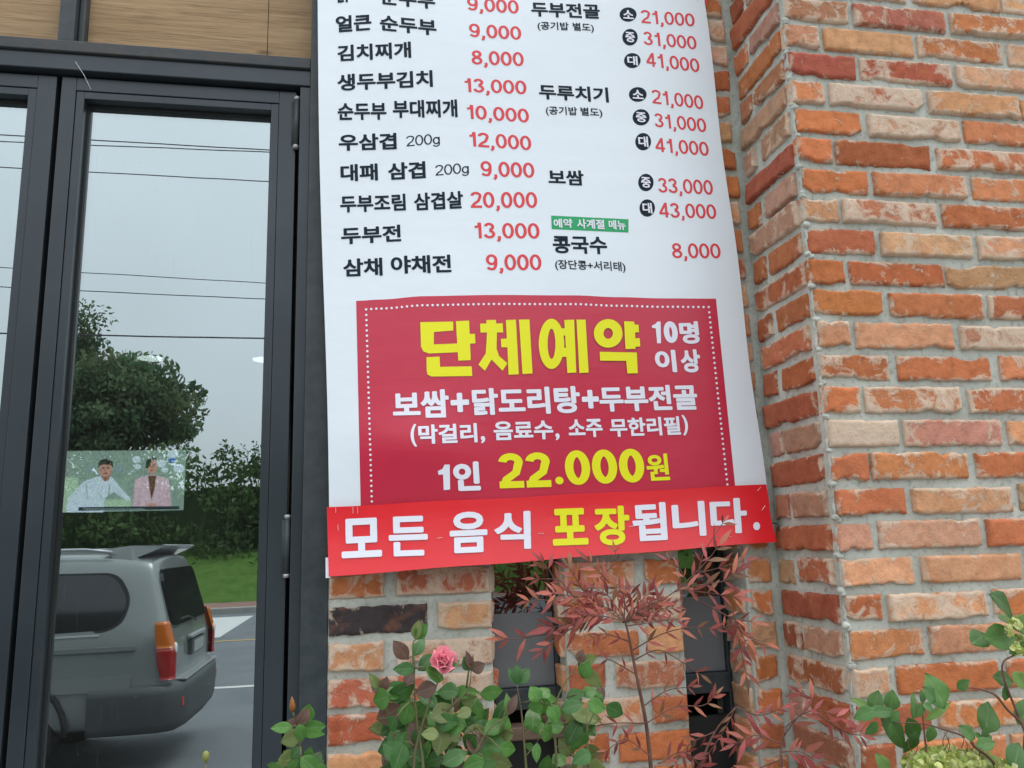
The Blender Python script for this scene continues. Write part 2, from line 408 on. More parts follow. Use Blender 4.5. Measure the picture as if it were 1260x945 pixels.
# ---- narrow windows
def window(name, label, X0, X1, gy):
    t = thing(name, label, "window", ((X0+X1)/2, gy, WZ[0]), "narrow windows in the brick facade")
    mb = MB(); fr = .011
    mb.box(X0+.001, X0+fr, gy-.012, gy+.03, WZ[0]+.02, WZ[1]-.001, .002); mb.box(X1-fr, X1-.001, gy-.012, gy+.03, WZ[0]+.02, WZ[1]-.001, .002)
    mb.box(X0+fr, X1-fr, gy-.014, gy+.03, -.345, -.302, .002); mb.box(X0+fr, X1-fr, gy-.012, gy+.03, WZ[1]-.03, WZ[1]-.002, .002)
    mb.build("frame", M_STEEL, t)
    mb = MB(); mb.box(X0+fr+.0005, X1-fr-.0005, gy, gy+.006, -.301, WZ[1]-.031); mb.build("pane", M_PANE, t)
    mb = MB(); mb.box(X0+fr+.001, X1-fr-.001, gy-.0015, gy-.0005, -.3005, -.152 if X0 < .5 else -.138); mb.build("grey_sheet", noisy("flat_grey", (.14, .15, .16, 1), (.165, .175, .185, 1), 6, .5, .4), t)  # flat, even grey sheet laid over the lower part of the pane
    mb = MB(); mb.box(X0+fr, X1-fr, gy+.004, gy+.02, WZ[0]+.022, -.395); mb.build("lower_panel", M_BLACK, t)
    return t
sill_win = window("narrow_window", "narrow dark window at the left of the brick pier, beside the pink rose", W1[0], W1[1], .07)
mb = MB(); mb.box(W1[0]+.002, W1[1]-.002, .012, .056, -.394, -.368, .003); mb.build("sill", noisy("weathered_sill", (.10, .065, .045, 1), (.16, .11, .075, 1), 30), sill_win)
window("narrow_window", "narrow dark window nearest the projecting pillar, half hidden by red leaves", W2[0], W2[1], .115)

# ================================================================ DOORS
fr = thing("entrance_frame", "dark grey metal frame fixed around the glass doors, with header and wooden transom panels", "door frame", (-.6, .05, ZLO))
mb = MB(); DY = .03
mb.box(-1.75, -.121, .012, .10, 1.006, 1.044, .002); mb.build("header", M_FRAME, fr)
mb = MB(); mb.box(-1.75, -.121, .004, .10, 1.0445, 1.070, .002); mb.build("transom_bar", M_RUST, fr)
mb = MB(); mb.box(-.144, -.1215, .016, .10, ZLO, 1.0055, .0015); mb.build("jamb", M_FRAME, fr)
mb = MB(); mb.box(-.121, -.0685, -.004, .12, ZLO, 1.75, .002); mb.build("steel_post", M_STEEL, fr)
mb = MB(); mb.box(-.646, -.614, .008, .10, 1.0705, 1.75, .002); mb.box(-.6135, -.600, .026, .10, 1.0705, 1.75, .003); mb.build("mullion", M_STEEL, fr)
mb = MB(); mb.box(-.5995, -.222, .048, .07, 1.0705, 1.75); mb.box(-.2205, -.1215, .0485, .07, 1.0705, 1.75); mb.build("wood_panel", M_WOOD, fr)
mb = MB(); mb.box(-1.75, -.6465, .048, .07, 1.0705, 1.75); mb.build("wood_panel", M_WOOD, fr)
mb = MB(); mb.box(-1.75, -.1445, .094, .10, 1.0003, 1.0058); mb.build("gasket", M_BLACK, fr)
mb = MB()
p0, p1 = at(93, 76, .009), at(112, 110, .009)
mb.tube([p0, (p0+p1)/2+Vector((.002, -.002, 0)), p1], [.0006, .0005, .0003], 5)
mb.build("cobweb_thread", mat("thread", (.6, .62, .62, 1), .6), fr)
# gap liner behind the meeting stiles
mb = MB(); mb.box(-1.75, -.1445, .085, .099, ZLO+.001, ZLO+.02); mb.build("threshold", M_FRAME, fr)

def door(label, X0, X1, hinge_right=True):
    t = thing("glass_door", label, "door", ((X0+X1)/2, .05, ZLO+.02), "dark framed glass entrance doors")
    zb, zt = ZLO+.025, 1.0
    sl, sr, tr, brl = .046, .054, .047, .12
    mb = MB(); bd = .017                       # bead width
    mb.box(X0, X0+sl-bd, DY, .09, zb, zt, .0012); mb.box(X1-sr+bd, X1, DY, .09, zb, zt, .0012)
    mb.box(X0+sl-bd, X1-sr+bd, DY+.0003, .09, zt-tr+bd, zt-.0002, .0012); mb.box(X0+sl-bd, X1-sr+bd, DY+.0003, .09, zb, zb+brl-bd, .0012)
    mb.build("leaf_frame", M_FRAME, t)
    mb = MB(); y = DY+.0022
    gx0, gx1, gz0, gz1 = X0+sl, X1-sr, zb+brl, zt-tr
    mb.box(gx0-bd+.0008, gx0, y, .085, gz0-bd+.001, gz1+bd-.001, .001); mb.box(gx1, gx1+bd-.0008, y, .085, gz0-bd+.001, gz1+bd-.001, .001)
    mb.box(gx0, gx1, y+.0003, .085, gz1, gz1+bd-.001, .001); mb.box(gx0, gx1, y+.0003, .085, gz0-bd+.001, gz0, .001)
    mb.build("glazing_bead", M_FRAME, t)
    mb = MB(); k = .004
    mb.box(gx0, gx0+k, GLASS_Y-.006, GLASS_Y, gz0, gz1); mb.box(gx1-k, gx1, GLASS_Y-.006, GLASS_Y, gz0, gz1); mb.box(gx0+k, gx1-k, GLASS_Y-.006, GLASS_Y, gz1-k, gz1)
    mb.build("gasket", M_BLACK, t)
    mb = MB(); mb.box(gx0+.0003, gx1-.0003, GLASS_Y, GLASS_Y+.006, gz0+.0003, gz1-.0003)
    mb.build("glass_pane", M_GLASS, t)
    if hinge_right:
        for z0 in (.868, -.052, -.98):
            hx, hy = X1+.0015, DY-.006
            mb = MB(); mb.tube([(hx, hy, z0), (hx, hy, z0+.108)], .0062, 12)
            mb.box(hx-.011, hx+.011, DY-.0015, DY+.003, z0+.002, z0+.106)
            h = mb.build("hinge", M_STEEL, t, True)
            mb = MB()
            for zz in (z0-.008, z0+.1082): mb.tube([(hx, hy, zz), (hx, hy, zz+.0075)], .0068, 12)
            mb.build("hinge_cap", M_CHROME, h, True)
    return t
door("glass door leaf beside the menu banner, mirroring the parked car and tree", -.638, -.153)
door("glass door leaf at the left edge of the photo, mirroring only pale sky", -1.14, -.648, False)
mb = MB(); mb.box(-.6475, -.6385, .06, .088, ZLO+.03, .999); mb.build("meeting_gasket", M_BLACK, fr)
mb = MB(); mb.box(-1.75, -1.145, .016, .10, ZLO, 1.0055, .002); mb.build("jamb", M_FRAME, fr)

# ================================================================ BANNER
def bulge(X, Z):
    b = .020*exp(-((X-.17)/.15)**2)*(.55+.45*min(1, max(0, (1.3-Z)/1.0))) + .007*exp(-((X-.62)/.16)**2)
    b += .004*sin(X*9+Z*3.2+1)*.6 + .0025*sin(Z*7.5-X*4)
    if Z < .35: b += .010*exp(-((X-.10)/.10)**2-((Z-.19)/.07)**2)
    return b
def bsurf(X, Z): return -.022-bulge(X, Z)
def ssurf(X, Z):
    z = Z-.032*(X+.07)/.95; t = min(1.2, max(0, (.078-z)/.135))
    return -.031-bulge(X, .12)-.004*sin(X*7+.6)-.017*t*t+.003*t
def on(px, py, f, off=0.0):
    Y = -.03
    for _ in range(8):
        p = at(px, py, Y); Y = f(p.x, p.z)-off
    return at(px, py, Y)
def quadgrid(mb, TL, TR, BR, BL, f, off, nu, nv, wob=None):
    idx = []
    for j in range(nv+1):
        for i in range(nu+1):
            s, t = i/nu, j/nv
            x = (TL[0]*(1-s)+TR[0]*s)*(1-t)+(BL[0]*(1-s)+BR[0]*s)*t; y = (TL[1]*(1-s)+TR[1]*s)*(1-t)+(BL[1]*(1-s)+BR[1]*s)*t
            if wob: x, y = wob(s, t, x, y)
            idx.append(mb.vert(on(x, y, f, off)))
    for j in range(nv):
        for i in range(nu):
            k = j*(nu+1)+i; mb.face((idx[k], idx[k+nu+1], idx[k+nu+2], idx[k+1]))
def slope_at(x): return 1.94e-4*(x-470)+.035
def vinyl(name, col, rough=.36, spec=.5):
    m = mat(name, col, rough, 0, spec); b = bsdf(m)
    b.inputs['Coat Weight'].default_value = .35; b.inputs['Coat Roughness'].default_value = .22
    t = tex(m, 5, 4, .6); v = tex(m, 900, 2, .5)
    L(m, mixc(m, ramp(m, t, [(.35, 0.0), (.75, .10)]), col, (col[0]*.8+.03, col[1]*.8+.03, col[2]*.78+.025, 1)), b.inputs['Base Color'])
    wv = N(m, 'ShaderNodeTexNoise'); wv.inputs['Scale'].default_value = 1.0; wv.inputs['Detail'].default_value = 3; L(m, stretched(m, 3, 3, 16), wv.inputs['Vector']); t = math_(m, 'ADD', t, math_(m, 'MULTIPLY', wv.outputs[0], .5))
    bump(m, math_(m, 'ADD', math_(m, 'MULTIPLY', t, 4.0), math_(m, 'MULTIPLY', v, .08)), .35, .002)
    return m
M_SHEET = vinyl("white_vinyl", (.72, .79, .85, 1)); M_CRIM = vinyl("crimson_print", srgb(190, 20, 58)); M_RED = vinyl("red_vinyl", srgb(222, 18, 34), .33)
M_INK = mat("ink", srgb(24, 38, 50), .55, 0, .15); M_PRICE = mat("price_red", srgb(214, 52, 62), .45); M_WHITE = mat("white_print", (.76, .77, .86, 1), .4)
M_YEL = mat("yellow_print", srgb(228, 226, 0), .42); M_GRN = mat("green_print", srgb(0, 158, 92), .42); M_STAPLE = mat("staple", (.75, .7, .68, 1), .35, .7)

_cache = {}
def glyphs(text, bold):
    key = (text, bold)
    if key in _cache: return _cache[key]
    c = bpy.data.curves.new("t", 'FONT'); c.body = text; c.dimensions = '2D'; c.fill_mode = 'BOTH'; c.resolution_u = 4; c.offset = bold
    o = bpy.data.objects.new("t", c); COL.objects.link(o)
    me = bpy.data.meshes.new_from_object(o.evaluated_get(bpy.context.evaluated_depsgraph_get()))
    bpy.data.objects.remove(o); bpy.data.curves.remove(c)
    bm = bmesh.new(); bm.from_mesh(me); bpy.data.meshes.remove(me)
    bmesh.ops.remove_doubles(bm, verts=bm.verts, dist=1e-4)
    for _ in range(3):
        es = [e for e in bm.edges if e.calc_length() > .25]
        if not es: break
        bmesh.ops.subdivide_edges(bm, edges=es, cuts=1); bmesh.ops.triangulate(bm, faces=bm.faces)
    bm.verts.index_update()
    vs = [(v.co.x, v.co.y) for v in bm.verts]; fs = [[v.index for v in f.verts] for f in bm.faces]; bm.free()
    _cache[key] = (vs, fs); return _cache[key]
def write(mb, text, BL, BR, hl, hr, f, off=.0012, bold=.012, digits=False, lean=None):
    heavy = max(0.0, bold-.012); bold = min(bold, .012)
    vs, fs = glyphs(text, bold)
    if heavy:                                  # heavy display lettering: the outline thickened all round
        v2, f2 = list(vs), list(fs)
        for k in range(8):
            o_ = len(v2); a_ = 2*pi*k/8; v2 += [(x+heavy*cos(a_)*1.05, y+heavy*sin(a_)*.85) for x, y in vs]; f2 += [[i+o_ for i in q] for q in fs]
        layer = [0]*len(vs)+[1+k for k in range(8) for _ in vs]; vs, fs = v2, f2
    else: layer = [0]*len(vs)
    if not vs: return
    x0, x1 = min(v[0] for v in vs), max(v[0] for v in vs)
    if digits:
        dv = glyphs("0", bold)[0]; y0, y1 = min(v[1] for v in dv), max(v[1] for v in dv)
    else: y0, y1 = min(v[1] for v in vs), max(v[1] for v in vs)
    o = len(mb.v)
    for (x, y), ly in zip(vs, layer):
        s, t = (x-x0)/(x1-x0), (y-y0)/(y1-y0)
        px = BL[0]+(BR[0]-BL[0])*s; py = BL[1]+(BR[1]-BL[1])*s
        h = (hl+(hr-hl)*s)*t
        sl_ = slope_at(px) if lean is None else lean
        mb.vert(on(px-sl_*h, py-h, f, off+ly*.00006))
    for q in fs: mb.face([o+i for i in q])
def arc(cx, cy, rx, ry, a0, a1, n=18):
    return [(cx+rx*cos(R(a0+(a1-a0)*i/n)), cy+ry*sin(R(a0+(a1-a0)*i/n))) for i in range(n+1)]
def numeral(ch, t):
    """centre lines of a plain grotesque numeral one unit high, stroke width t: (advance, [(points, closed)])"""
    h = t/2
    if ch == '0': return .58, [(arc(.29, .5, .29-h, .5-h, 0, 360, 32)[:-1], True)]
    if ch == '1': return .46, [([(.33, 0), (.33, 1)], False), ([(.08, .72), (.20, .745), (.29, .82), (.33-h*.4, .995)], False)]
    if ch == '2': return .58, [(arc(.285, 1-.235-h*.3, .285-h, .235-h*.7, 175, -25)+[(.40, .44), (.17, .25), (h+.01, .06+h*.2)], False), ([(0, h), (.57, h)], False)]
    if ch == '3': return .58, [(arc(.28, .755-h*.2, .255-h, .245-h*.8, 170, -90), False), (arc(.28, .27+h*.1, .285-h, .27-h*.9, 90, -172), False)]
    if ch == '4': return .60, [([(.42, 0), (.42, 1)], False), ([(.40, .96-h*.3), (.05+h*.2, .24+h)], False), ([(0, .24+h*.4), (.58, .24+h*.4)], False)]
    if ch == '8': return .58, [(arc(.29, .755-h*.2, .255-h, .245-h*.8, 0, 360, 28)[:-1], True), (arc(.29, .27+h*.1, .285-h, .27-h*.9, 0, 360, 28)[:-1], True)]
    if ch == '9': return .58, [(arc(.285, .66, .285-h, .34-h, 0, 360, 28)[:-1], True), ([(.57-h, .62), (.57-h*1.05, .42), (.52-h, .20), (.40-h*.3, .075+h*.3), (.27, h), (.14, .04+h), (.06+h*.2, .19)], False)]
    if ch == ',': return .24, [([(.13, t*1.0), (.135, -.01), (.11, -.10), (.045, -.17)], False)]
    if ch == '.': return .3, [([(.16, 0), (.16, t*.95)], False)]
    if ch == 'g': return .56, [(arc(.25, .33, .25-h, .34-h, 0, 360, 26)[:-1], True), ([(.5-h, .66), (.5-h, .02), (.46-h, -.14), (.26, -.22), (.10, -.18), (.03, -.08)], False)]
def figures(mb, text, BL, BR, hl, hr, f, off=.0012, t=.13):
    x, items = 0.0, []
    for ch in text:
        adv, st = numeral(ch, t); items.append((x, st)); x += adv+.045
    W_ = x-.045-(.06 if text[-1] == 'g' else .0); lay = 0
    for x0, st in items:
        for pts, closed in st:
            n = len(pts); idx = []; lay = (lay+1) % 6
            for i, (px_, py_) in enumerate(pts):
                a = pts[i-1] if (i or closed) else pts[i]; b = pts[(i+1) % n] if (i < n-1 or closed) else pts[i]
                dx, dy = b[0]-a[0], b[1]-a[1]; l_ = max(1e-6, sqrt(dx*dx+dy*dy)); nx_, ny_ = -dy/l_*t/2, dx/l_*t/2
                pr = []
                for sg in (1, -1):
                    s_ = (x0+px_+sg*nx_)/W_; v_ = py_+sg*ny_
                    X0 = BL[0]+(BR[0]-BL[0])*s_; Y0 = BL[1]+(BR[1]-BL[1])*s_; h_ = (hl+(hr-hl)*s_)*v_
                    pr.append(mb.vert(on(X0-slope_at(X0)*h_, Y0-h_, f, off+lay*.00006)))
                idx.append(pr)
            for i in range(n if closed else n-1):
                p, q = idx[i], idx[(i+1) % n]; mb.face((p[0], p[1], q[1], q[0]))
def poly(mb, pts, f, off):
    """a flat filled print shape; long edges are cut so that it follows the sheet"""
    bm = bmesh.new(); vs = [bm.verts.new((x, y, 0)) for x, y in pts]
    for tri in tessellate_polygon([[Vector((x, y, 0)) for x, y in pts]]): bm.faces.new([vs[i] for i in tri])
    for _ in range(3):
        es = [e for e in bm.edges if e.calc_length() > 14]
        if not es: break
        bmesh.ops.subdivide_edges(bm, edges=es, cuts=1); bmesh.ops.triangulate(bm, faces=bm.faces)
    bm.verts.index_update(); o = len(mb.v)
    for v in bm.verts: mb.vert(on(v.co.x, v.co.y, f, off))
    for q in bm.faces: mb.face([o+v.index for v in q.verts])
    bm.free()
def ring_shape(mb, c, ro, ri, f, off, n=40, ci=None):
    ci = ci or c; o = len(mb.v)
    for k in range(n):
        a = 2*pi*k/n
        mb.vert(on(c[0]+ro[0]*cos(a), c[1]+ro[1]*sin(a), f, off)); mb.vert(on(ci[0]+ri[0]*cos(a), ci[1]+ri[1]*sin(a), f, off))
    for k in range(n):
        a, b = o+2*k, o+2*((k+1) % n); mb.face((a, b, b+1, a+1))
def disc(mb, c, r, f, off, n=28):
    cv = mb.vert(on(c[0], c[1], f, off)); o = len(mb.v)
    for k in range(n): mb.vert(on(c[0]+r[0]*cos(2*pi*k/n), c[1]+r[1]*sin(2*pi*k/n), f, off))
    for k in range(n): mb.face((cv, o+k, o+(k+1) % n))

banner = thing("menu_banner", "large white vinyl menu banner with black dish names and red prices", "banner", at(640, 640, -.03))
mb = MB()
quadgrid(mb, (384, -290), (829, -290), (944, 612), (404.5, 640), bsurf, 0, 60, 90,
         lambda s, t, x, y: (x+1.2*sin(t*21)*(1 if s > .99 else 0)+(1.5*sin(t*9) if s < .01 else 0), y))
sheet = mb.build("sheet", M_SHEET, banner, True)
sm = sheet.modifiers.new("thickness", 'SOLIDIFY'); sm.thickness = .0008; sm.offset = 1; sheet.modifiers.new('edges', 'EDGE_SPLIT').split_angle = R(40)
mb = MB(); quadgrid(mb, (832, -270), (858, -270), (870, 6), (845, -2), bsurf, .0008, 6, 20); mb.build("corner_print", M_PRICE, banner)

cA = (380, 0, 4.2); cC = (640, 0, 4.2); cD = (380, 180, 4.2); cE = (640, 180, 4.2); cF = (420, 360, 4.2); cG = (680, 360, 4.2); cH = (390, 520, 4.2); cI = (660, 520, 4.2)
def X(c, x, y): return (c[0]+x/c[2], c[1]+y/c[2])
def num(mb, c, text, x0, y0, x1, y1, hl, hr=None, **kw):
    figures(mb, text, X(c, x0, y0), X(c, x1, y1), hl/c[2], (hr or hl)/c[2], bsurf, **kw)
def put(mb, c, text, x0, y0, x1, y1, hl, hr=None, f=bsurf, **kw):
    hr = hl if hr is None else hr
    write(mb, text, X(c, x0, y0), X(c, x1, y1), hl/c[2], hr/c[2], f, **kw)
DISH = [  # words of one line of the menu
    [(cA, "닭", 145, 15, 212, 10, 85), (cA, "순두부", 370, 22, 655, 48, 82)],
    [(cA, "얼큰", 140, 168, 325, 155, 85), (cA, "순두부", 368, 157, 662, 185, 80)],
    [(cA, "김치찌개", 148, 318, 530, 298, 84)],
    [(cA, "생두부김치", 148, 470, 642, 448, 86)],
    [(cA, "순두부", 150, 622, 403, 618, 88), (cA, "부대찌개", 435, 610, 770, 605, 92)],
    [(cA, "우삼겹", 155, 780, 455, 772, 86)],
    [(cA, "대패", 165, 938, 358, 932, 88), (cA, "삼겹", 410, 930, 605, 920, 88)],
    [(cD, "두부조림", 163, 343, 502, 332, 88), (cD, "삼겹살", 545, 332, 800, 320, 90)],
    [(cD, "두부전", 168, 508, 478, 492, 88)],
    [(cD, "삼채", 178, 675, 382, 668, 93), (cD, "야채전", 425, 660, 738, 652, 93)],
    [(cC, "두부전골", 60, 84, 415, 98, 76)],
    [(cC, "두루치기", 100, 512, 460, 530, 78)],
    [(cE, "보쌈", 148, 197, 332, 203, 78)],
    [(cE, "콩국수", 172, 552, 453, 558, 90)]]
for ws in DISH:
    for a in ws:
        mb = MB(); put(mb, *a, bold=.032); mb.build("dish_name", M_INK, banner)
NOTE = [[(cC, "(공기밥", 92, 158, 253, 163, 48), (cC, "별도)", 275, 163, 383, 170, 48)],
        [(cC, "(공기밥", 135, 597, 297, 603, 50), (cC, "별도)", 315, 603, 427, 610, 50)],
        [(cE, "(장단콩+서리태)", 183, 640, 547, 654, 56)]]
for ws in NOTE:
    mb = MB()
    for a in ws: put(mb, *a, bold=.016)
    mb.build("side_note", M_INK, banner)
for a in [(cA, "200g", 505, 757, 678, 742, 54), (cA, "200g", 655, 908, 828, 893, 54)]:
    mb = MB(); num(mb, *a, t=.105); mb.build("portion_weight", M_INK, banner)
PRICE = [(cA, "9,000", 820, 52, 1087, 72, 70), (cA, "9,000", 830, 190, 1100, 207, 70), (cA, "8,000", 842, 332, 1113, 343, 73), (cA, "13,000", 800, 474, 1127, 488, 71),
         (cA, "10,000", 812, 612, 1140, 635, 72), (cA, "12,000", 825, 755, 1152, 778, 75), (cA, "9,000", 890, 910, 1168, 920, 79),
         (cD, "20,000", 838, 318, 1183, 319, 83), (cD, "13,000", 852, 475, 1195, 478, 81), (cD, "9,000", 918, 641, 1205, 641, 83),
         (cC, "21,000", 628, 118, 905, 138, 68), (cC, "31,000", 640, 230, 915, 257, 69), (cC, "41,000", 655, 340, 930, 375, 71),
         (cC, "21,000", 685, 533, 950, 567, 72), (cC, "31,000", 697, 655, 965, 685, 72), (cC, "41,000", 702, 783, 978, 807, 73),
         (cE, "33,000", 716, 238, 1000, 251, 76), (cE, "43,000", 722, 366, 1017, 376, 76), (cE, "8,000", 788, 578, 1040, 580, 78)]
for a in PRICE:
    mb = MB(); num(mb, *a, t=.15 if a[0] in (cA, cD) else .14); mb.build("price", M_PRICE, banner)
BADGE = [(cC, "소", 558, 75, 44, 37), (cC, "중", 568, 192, 40, 43), (cC, "대", 580, 313, 43, 39), (cC, "소", 608, 488, 46, 38), (cC, "중", 625, 606, 44, 42), (cC, "대", 636, 732, 41, 45),
         (cE, "중", 650, 187, 40, 45), (cE, "대", 657, 319, 40, 45)]
for c, s, x, y, rx, ry in BADGE:
    mb = MB(); disc(mb, X(c, x, y), (rx/c[2], ry/c[2]), bsurf, .0012); bd_ = mb.build("size_badge", M_INK, banner)
    mb = MB(); wd = rx*.62; put(mb, c, s, x-wd+3, y+ry*.60-2, x+wd+3, y+ry*.60+2, ry*1.22, bold=.03, off=.002); mb.build("badge_letter", M_WHITE, bd_)
mb = MB(); quadgrid(mb, X(cE, 160, 358), X(cE, 560, 377), X(cE, 560, 446), X(cE, 163, 428), bsurf, .0012, 8, 2); gb = mb.build("season_tag", M_GRN, banner)
mb = MB()
put(mb, cE, "예약", 175, 421, 272, 421, 47, bold=.03, off=.002); put(mb, cE, "사계절", 295, 424, 438, 429, 50, bold=.03, off=.002); put(mb, cE, "메뉴", 460, 428, 547, 433, 48, bold=.03, off=.002)
mb.build("tag_letters", M_WHITE, gb)

# crimson group-booking panel
TOPW = [(0, 0), (.07, -1.5), (.19, -5.3), (.37, -6.2), (.6, -5.2), (.73, -2.6), (.85, -.8), (1, 0)]
def tw(s):
    for (a, ya), (b, yb) in zip(TOPW, TOPW[1:]):
        if s <= b: k = (s-a)/(b-a); k = k*k*(3-2*k); return ya+(yb-ya)*k
    return 0
mb = MB(); quadgrid(mb, (438.2, 370.2), (881, 367.5), (906, 612), (444, 632), bsurf, .0012, 50, 26, lambda s, t, x, y: (x, y+tw(s)*(1-t)))
panel = mb.build("booking_panel", M_CRIM, banner, True)
mb = MB()
def along(p, q, n): return [(p[0]+(q[0]-p[0])*i/n, p[1]+(q[1]-p[1])*i/n) for i in range(n+1)]
dots = [(x, y+tw((x-438)/443)*.95) for x, y in along((450.5, 381.2), (872, 377.8), 67)]
dots += along((450.7, 387.5), (457.5, 617), 36)+along((872.7, 384.3), (895, 596), 34)
for x, y in dots: disc(mb, (x, y), (1.5, 1.45), bsurf, .002, 12)
mb.build("dotted_border", M_WHITE, panel)
mb = MB(); k_ = [.002]
def pf(*pts):
    k_[0] += .00012; poly(mb, [X(cF, *p) for p in pts], bsurf, k_[0])
# 단
pf((408, 153), (578, 150), (578, 196), (478, 204), (478, 268), (604, 263), (604, 308), (452, 315), (424, 304), (412, 280))
pf((592, 148), (660, 145), (663, 214), (690, 213), (693, 262), (665, 264), (669, 349), (604, 352))
pf((440, 334), (508, 331), (510, 384), (673, 381), (677, 431), (466, 434), (446, 424), (441, 404))
# 체
pf((749, 142), (799, 141), (800, 160), (834, 159), (836, 206), (719, 207), (717, 161), (750, 160))
pf((753, 205), (804, 205), (802, 290), (815, 328), (858, 365), (833, 404), (776, 346), (742, 404), (708, 373), (746, 315))
pf((850, 142), (902, 140), (917, 422), (864, 425), (858, 283), (827, 283), (824, 239), (855, 238))
pf((918, 140), (972, 139), (988, 418), (936, 421))
# 예
k_[0] += .00012; ring_shape(mb, X(cF, 1086, 265), (66/4.2, 130/4.2), (20/4.2, 78/4.2), bsurf, k_[0], ci=X(cF, 1086, 265))
pf((1135, 185), (1160, 185), (1162, 222), (1140, 222)); pf((1140, 285), (1164, 285), (1166, 332), (1138, 332))
pf((1152, 142), (1203, 140), (1214, 413), (1168, 416)); pf((1215, 140), (1262, 140), (1278, 413), (1230, 416))
# 약
k_[0] += .00012; ring_shape(mb, X(cF, 1092+287, 211), (74/4.2, 74/4.2), (24/4.2, 28/4.2), bsurf, k_[0])
g = 1092
pf((g+369, 148), (g+420, 150), (g+424, 166), (g+444, 166), (g+446, 205), (g+426, 206), (g+427, 236), (g+450, 236), (g+453, 278), (g+428, 280), (g+428, 291), (g+376, 292))
pf((g+243, 306), (g+435, 310), (g+440, 417), (g+386, 418), (g+380, 353), (g+245, 352))
mb.build("headline", M_YEL, panel)
mb = MB()
for a in [(cG, "명", 662, 266, 763, 264, 116), (cG, "이", 535, 410, 645, 412, 116), (cG, "상", 668, 413, 770, 413, 120)]:
    put(mb, *a, bold=.045, off=.0022, digits=(a[1] == "0"))
num(mb, cG, '0', 580, 262, 652, 259, 112, t=.23, off=.0022); poly(mb, [X(cG, *p) for p in ((558, 150), (560, 262), (540, 262), (533, 185), (514, 182), (514, 170), (530, 163), (542, 150))][::1], bsurf, .0022)
mb.build("headcount", M_WHITE, panel)
mb = MB()
for a in [(cF, "보쌈", 268, 650, 560, 645, 136, 147), (cF, "+", 567, 620, 663, 616, 100), (cF, "닭도리탕", 680, 636, 1240, 622, 140), (cG, "+", 155, 600, 243, 598, 96),
          (cG, "두부전골", 247, 617, 755, 606, 132)]:
    put(mb, *a, bold=.040, off=.0022)
mb.build("course_line", M_WHITE, panel)
mb = MB()
for a in [(cF, "(", 360, 798, 392, 796, 117), (cF, "막걸리", 400, 784, 705, 774, 100), (cF, ",", 722, 780, 745, 778, 38), (cF, "음료수", 790, 765, 1098, 757, 98), (cF, ",", 1108, 764, 1130, 762, 36), (cG, "소주", 85, 750, 262, 746, 94), (cG, "무한리필", 300, 747, 665, 735, 96), (cG, ")", 676, 738, 705, 737, 105)]:
    put(mb, *a, bold=.034, off=.0022)
mb.build("drinks_line", M_WHITE, panel)
mb = MB()
put(mb, cH, "인", 708, 355, 848, 350, 150, bold=.05, off=.0022)
poly(mb, [X(cH, *p) for p in ((660, 217), (686, 217), (688, 346), (655, 349), (652, 268), (628, 270), (625, 250), (648, 240))], bsurf, .0022)
mb.build("per_head", M_WHITE, panel)
mb = MB()
for a in [(cH, "22", 945, 340, 1215, 332, 180), (cI, ".", 99, 320, 142, 319, 40), (cI, "000", 155, 325, 565, 307, 180, 174), (cI, "원", 575, 302, 692, 297, 138)]:
    if a[1][0] in '20': num(mb, *a, t=.195, off=.0022)
    else: put(mb, *a, bold=.030, off=.0022)
mb.build("group_price", M_YEL, panel)

# takeaway strip
strip = thing("takeaway_strip", "long red vinyl strip with white and yellow lettering across the foot of the menu banner", "banner strip", at(670, 680, -.05))
mb = MB()
quadgrid(mb, (402.3, 624), (942.5, 596), (954, 667), (404.5, 709.5), ssurf, 0, 70, 14, lambda s, t, x, y: (x+(1.6*sin(t*7+1)*t if s > .995 else 0), y+.5*sin(s*19)))
o = mb.build("strip_sheet", M_RED, strip, True); s2 = o.modifiers.new("thickness", 'SOLIDIFY'); s2.thickness = .0008; s2.offset = 1; o.modifiers.new('edges', 'EDGE_SPLIT').split_angle = R(40)
mb = MB(); quadgrid(mb, (400.6, 686), (406, 686), (407, 711.2), (400.8, 711.2), ssurf, -.004, 2, 6); mb.build("backing_tape", M_WHITE, strip)
mb = MB(); quadgrid(mb, (405, 707), (483, 700), (483, 703.5), (405, 712.5), ssurf, -.008, 10, 2); mb.build("wooden_batten", M_WOOD, strip)
mb = MB()
SW = [(cH, "모", 128, 702, 337, 692, 203), (cH, "든", 373, 693, 575, 686, 206), (cH, "음", 688, 677, 883, 668, 212), (cH, "식", 918, 657, 1107, 652, 196)]
SW2 = [(cI, "됩", 503, 615, 680, 606, 196), (cI, "니", 708, 590, 880, 584, 180), (cI, "다", 905, 576, 1095, 570, 182), (cI, ".", 1122, 557, 1158, 555, 42)]
for a in SW+SW2: put(mb, *a, f=ssurf, bold=.036, off=.0022, lean=0.02 if a[0] is cH else .07)
mb.build("lettering", M_WHITE, strip)
mb = MB()
for a in [(cI, "포", 86, 637, 270, 630, 190), (cI, "장", 305, 637, 487, 632, 204)]: put(mb, *a, f=ssurf, bold=.040, off=.0022, lean=.05)
mb.build("lettering", M_YEL, strip)
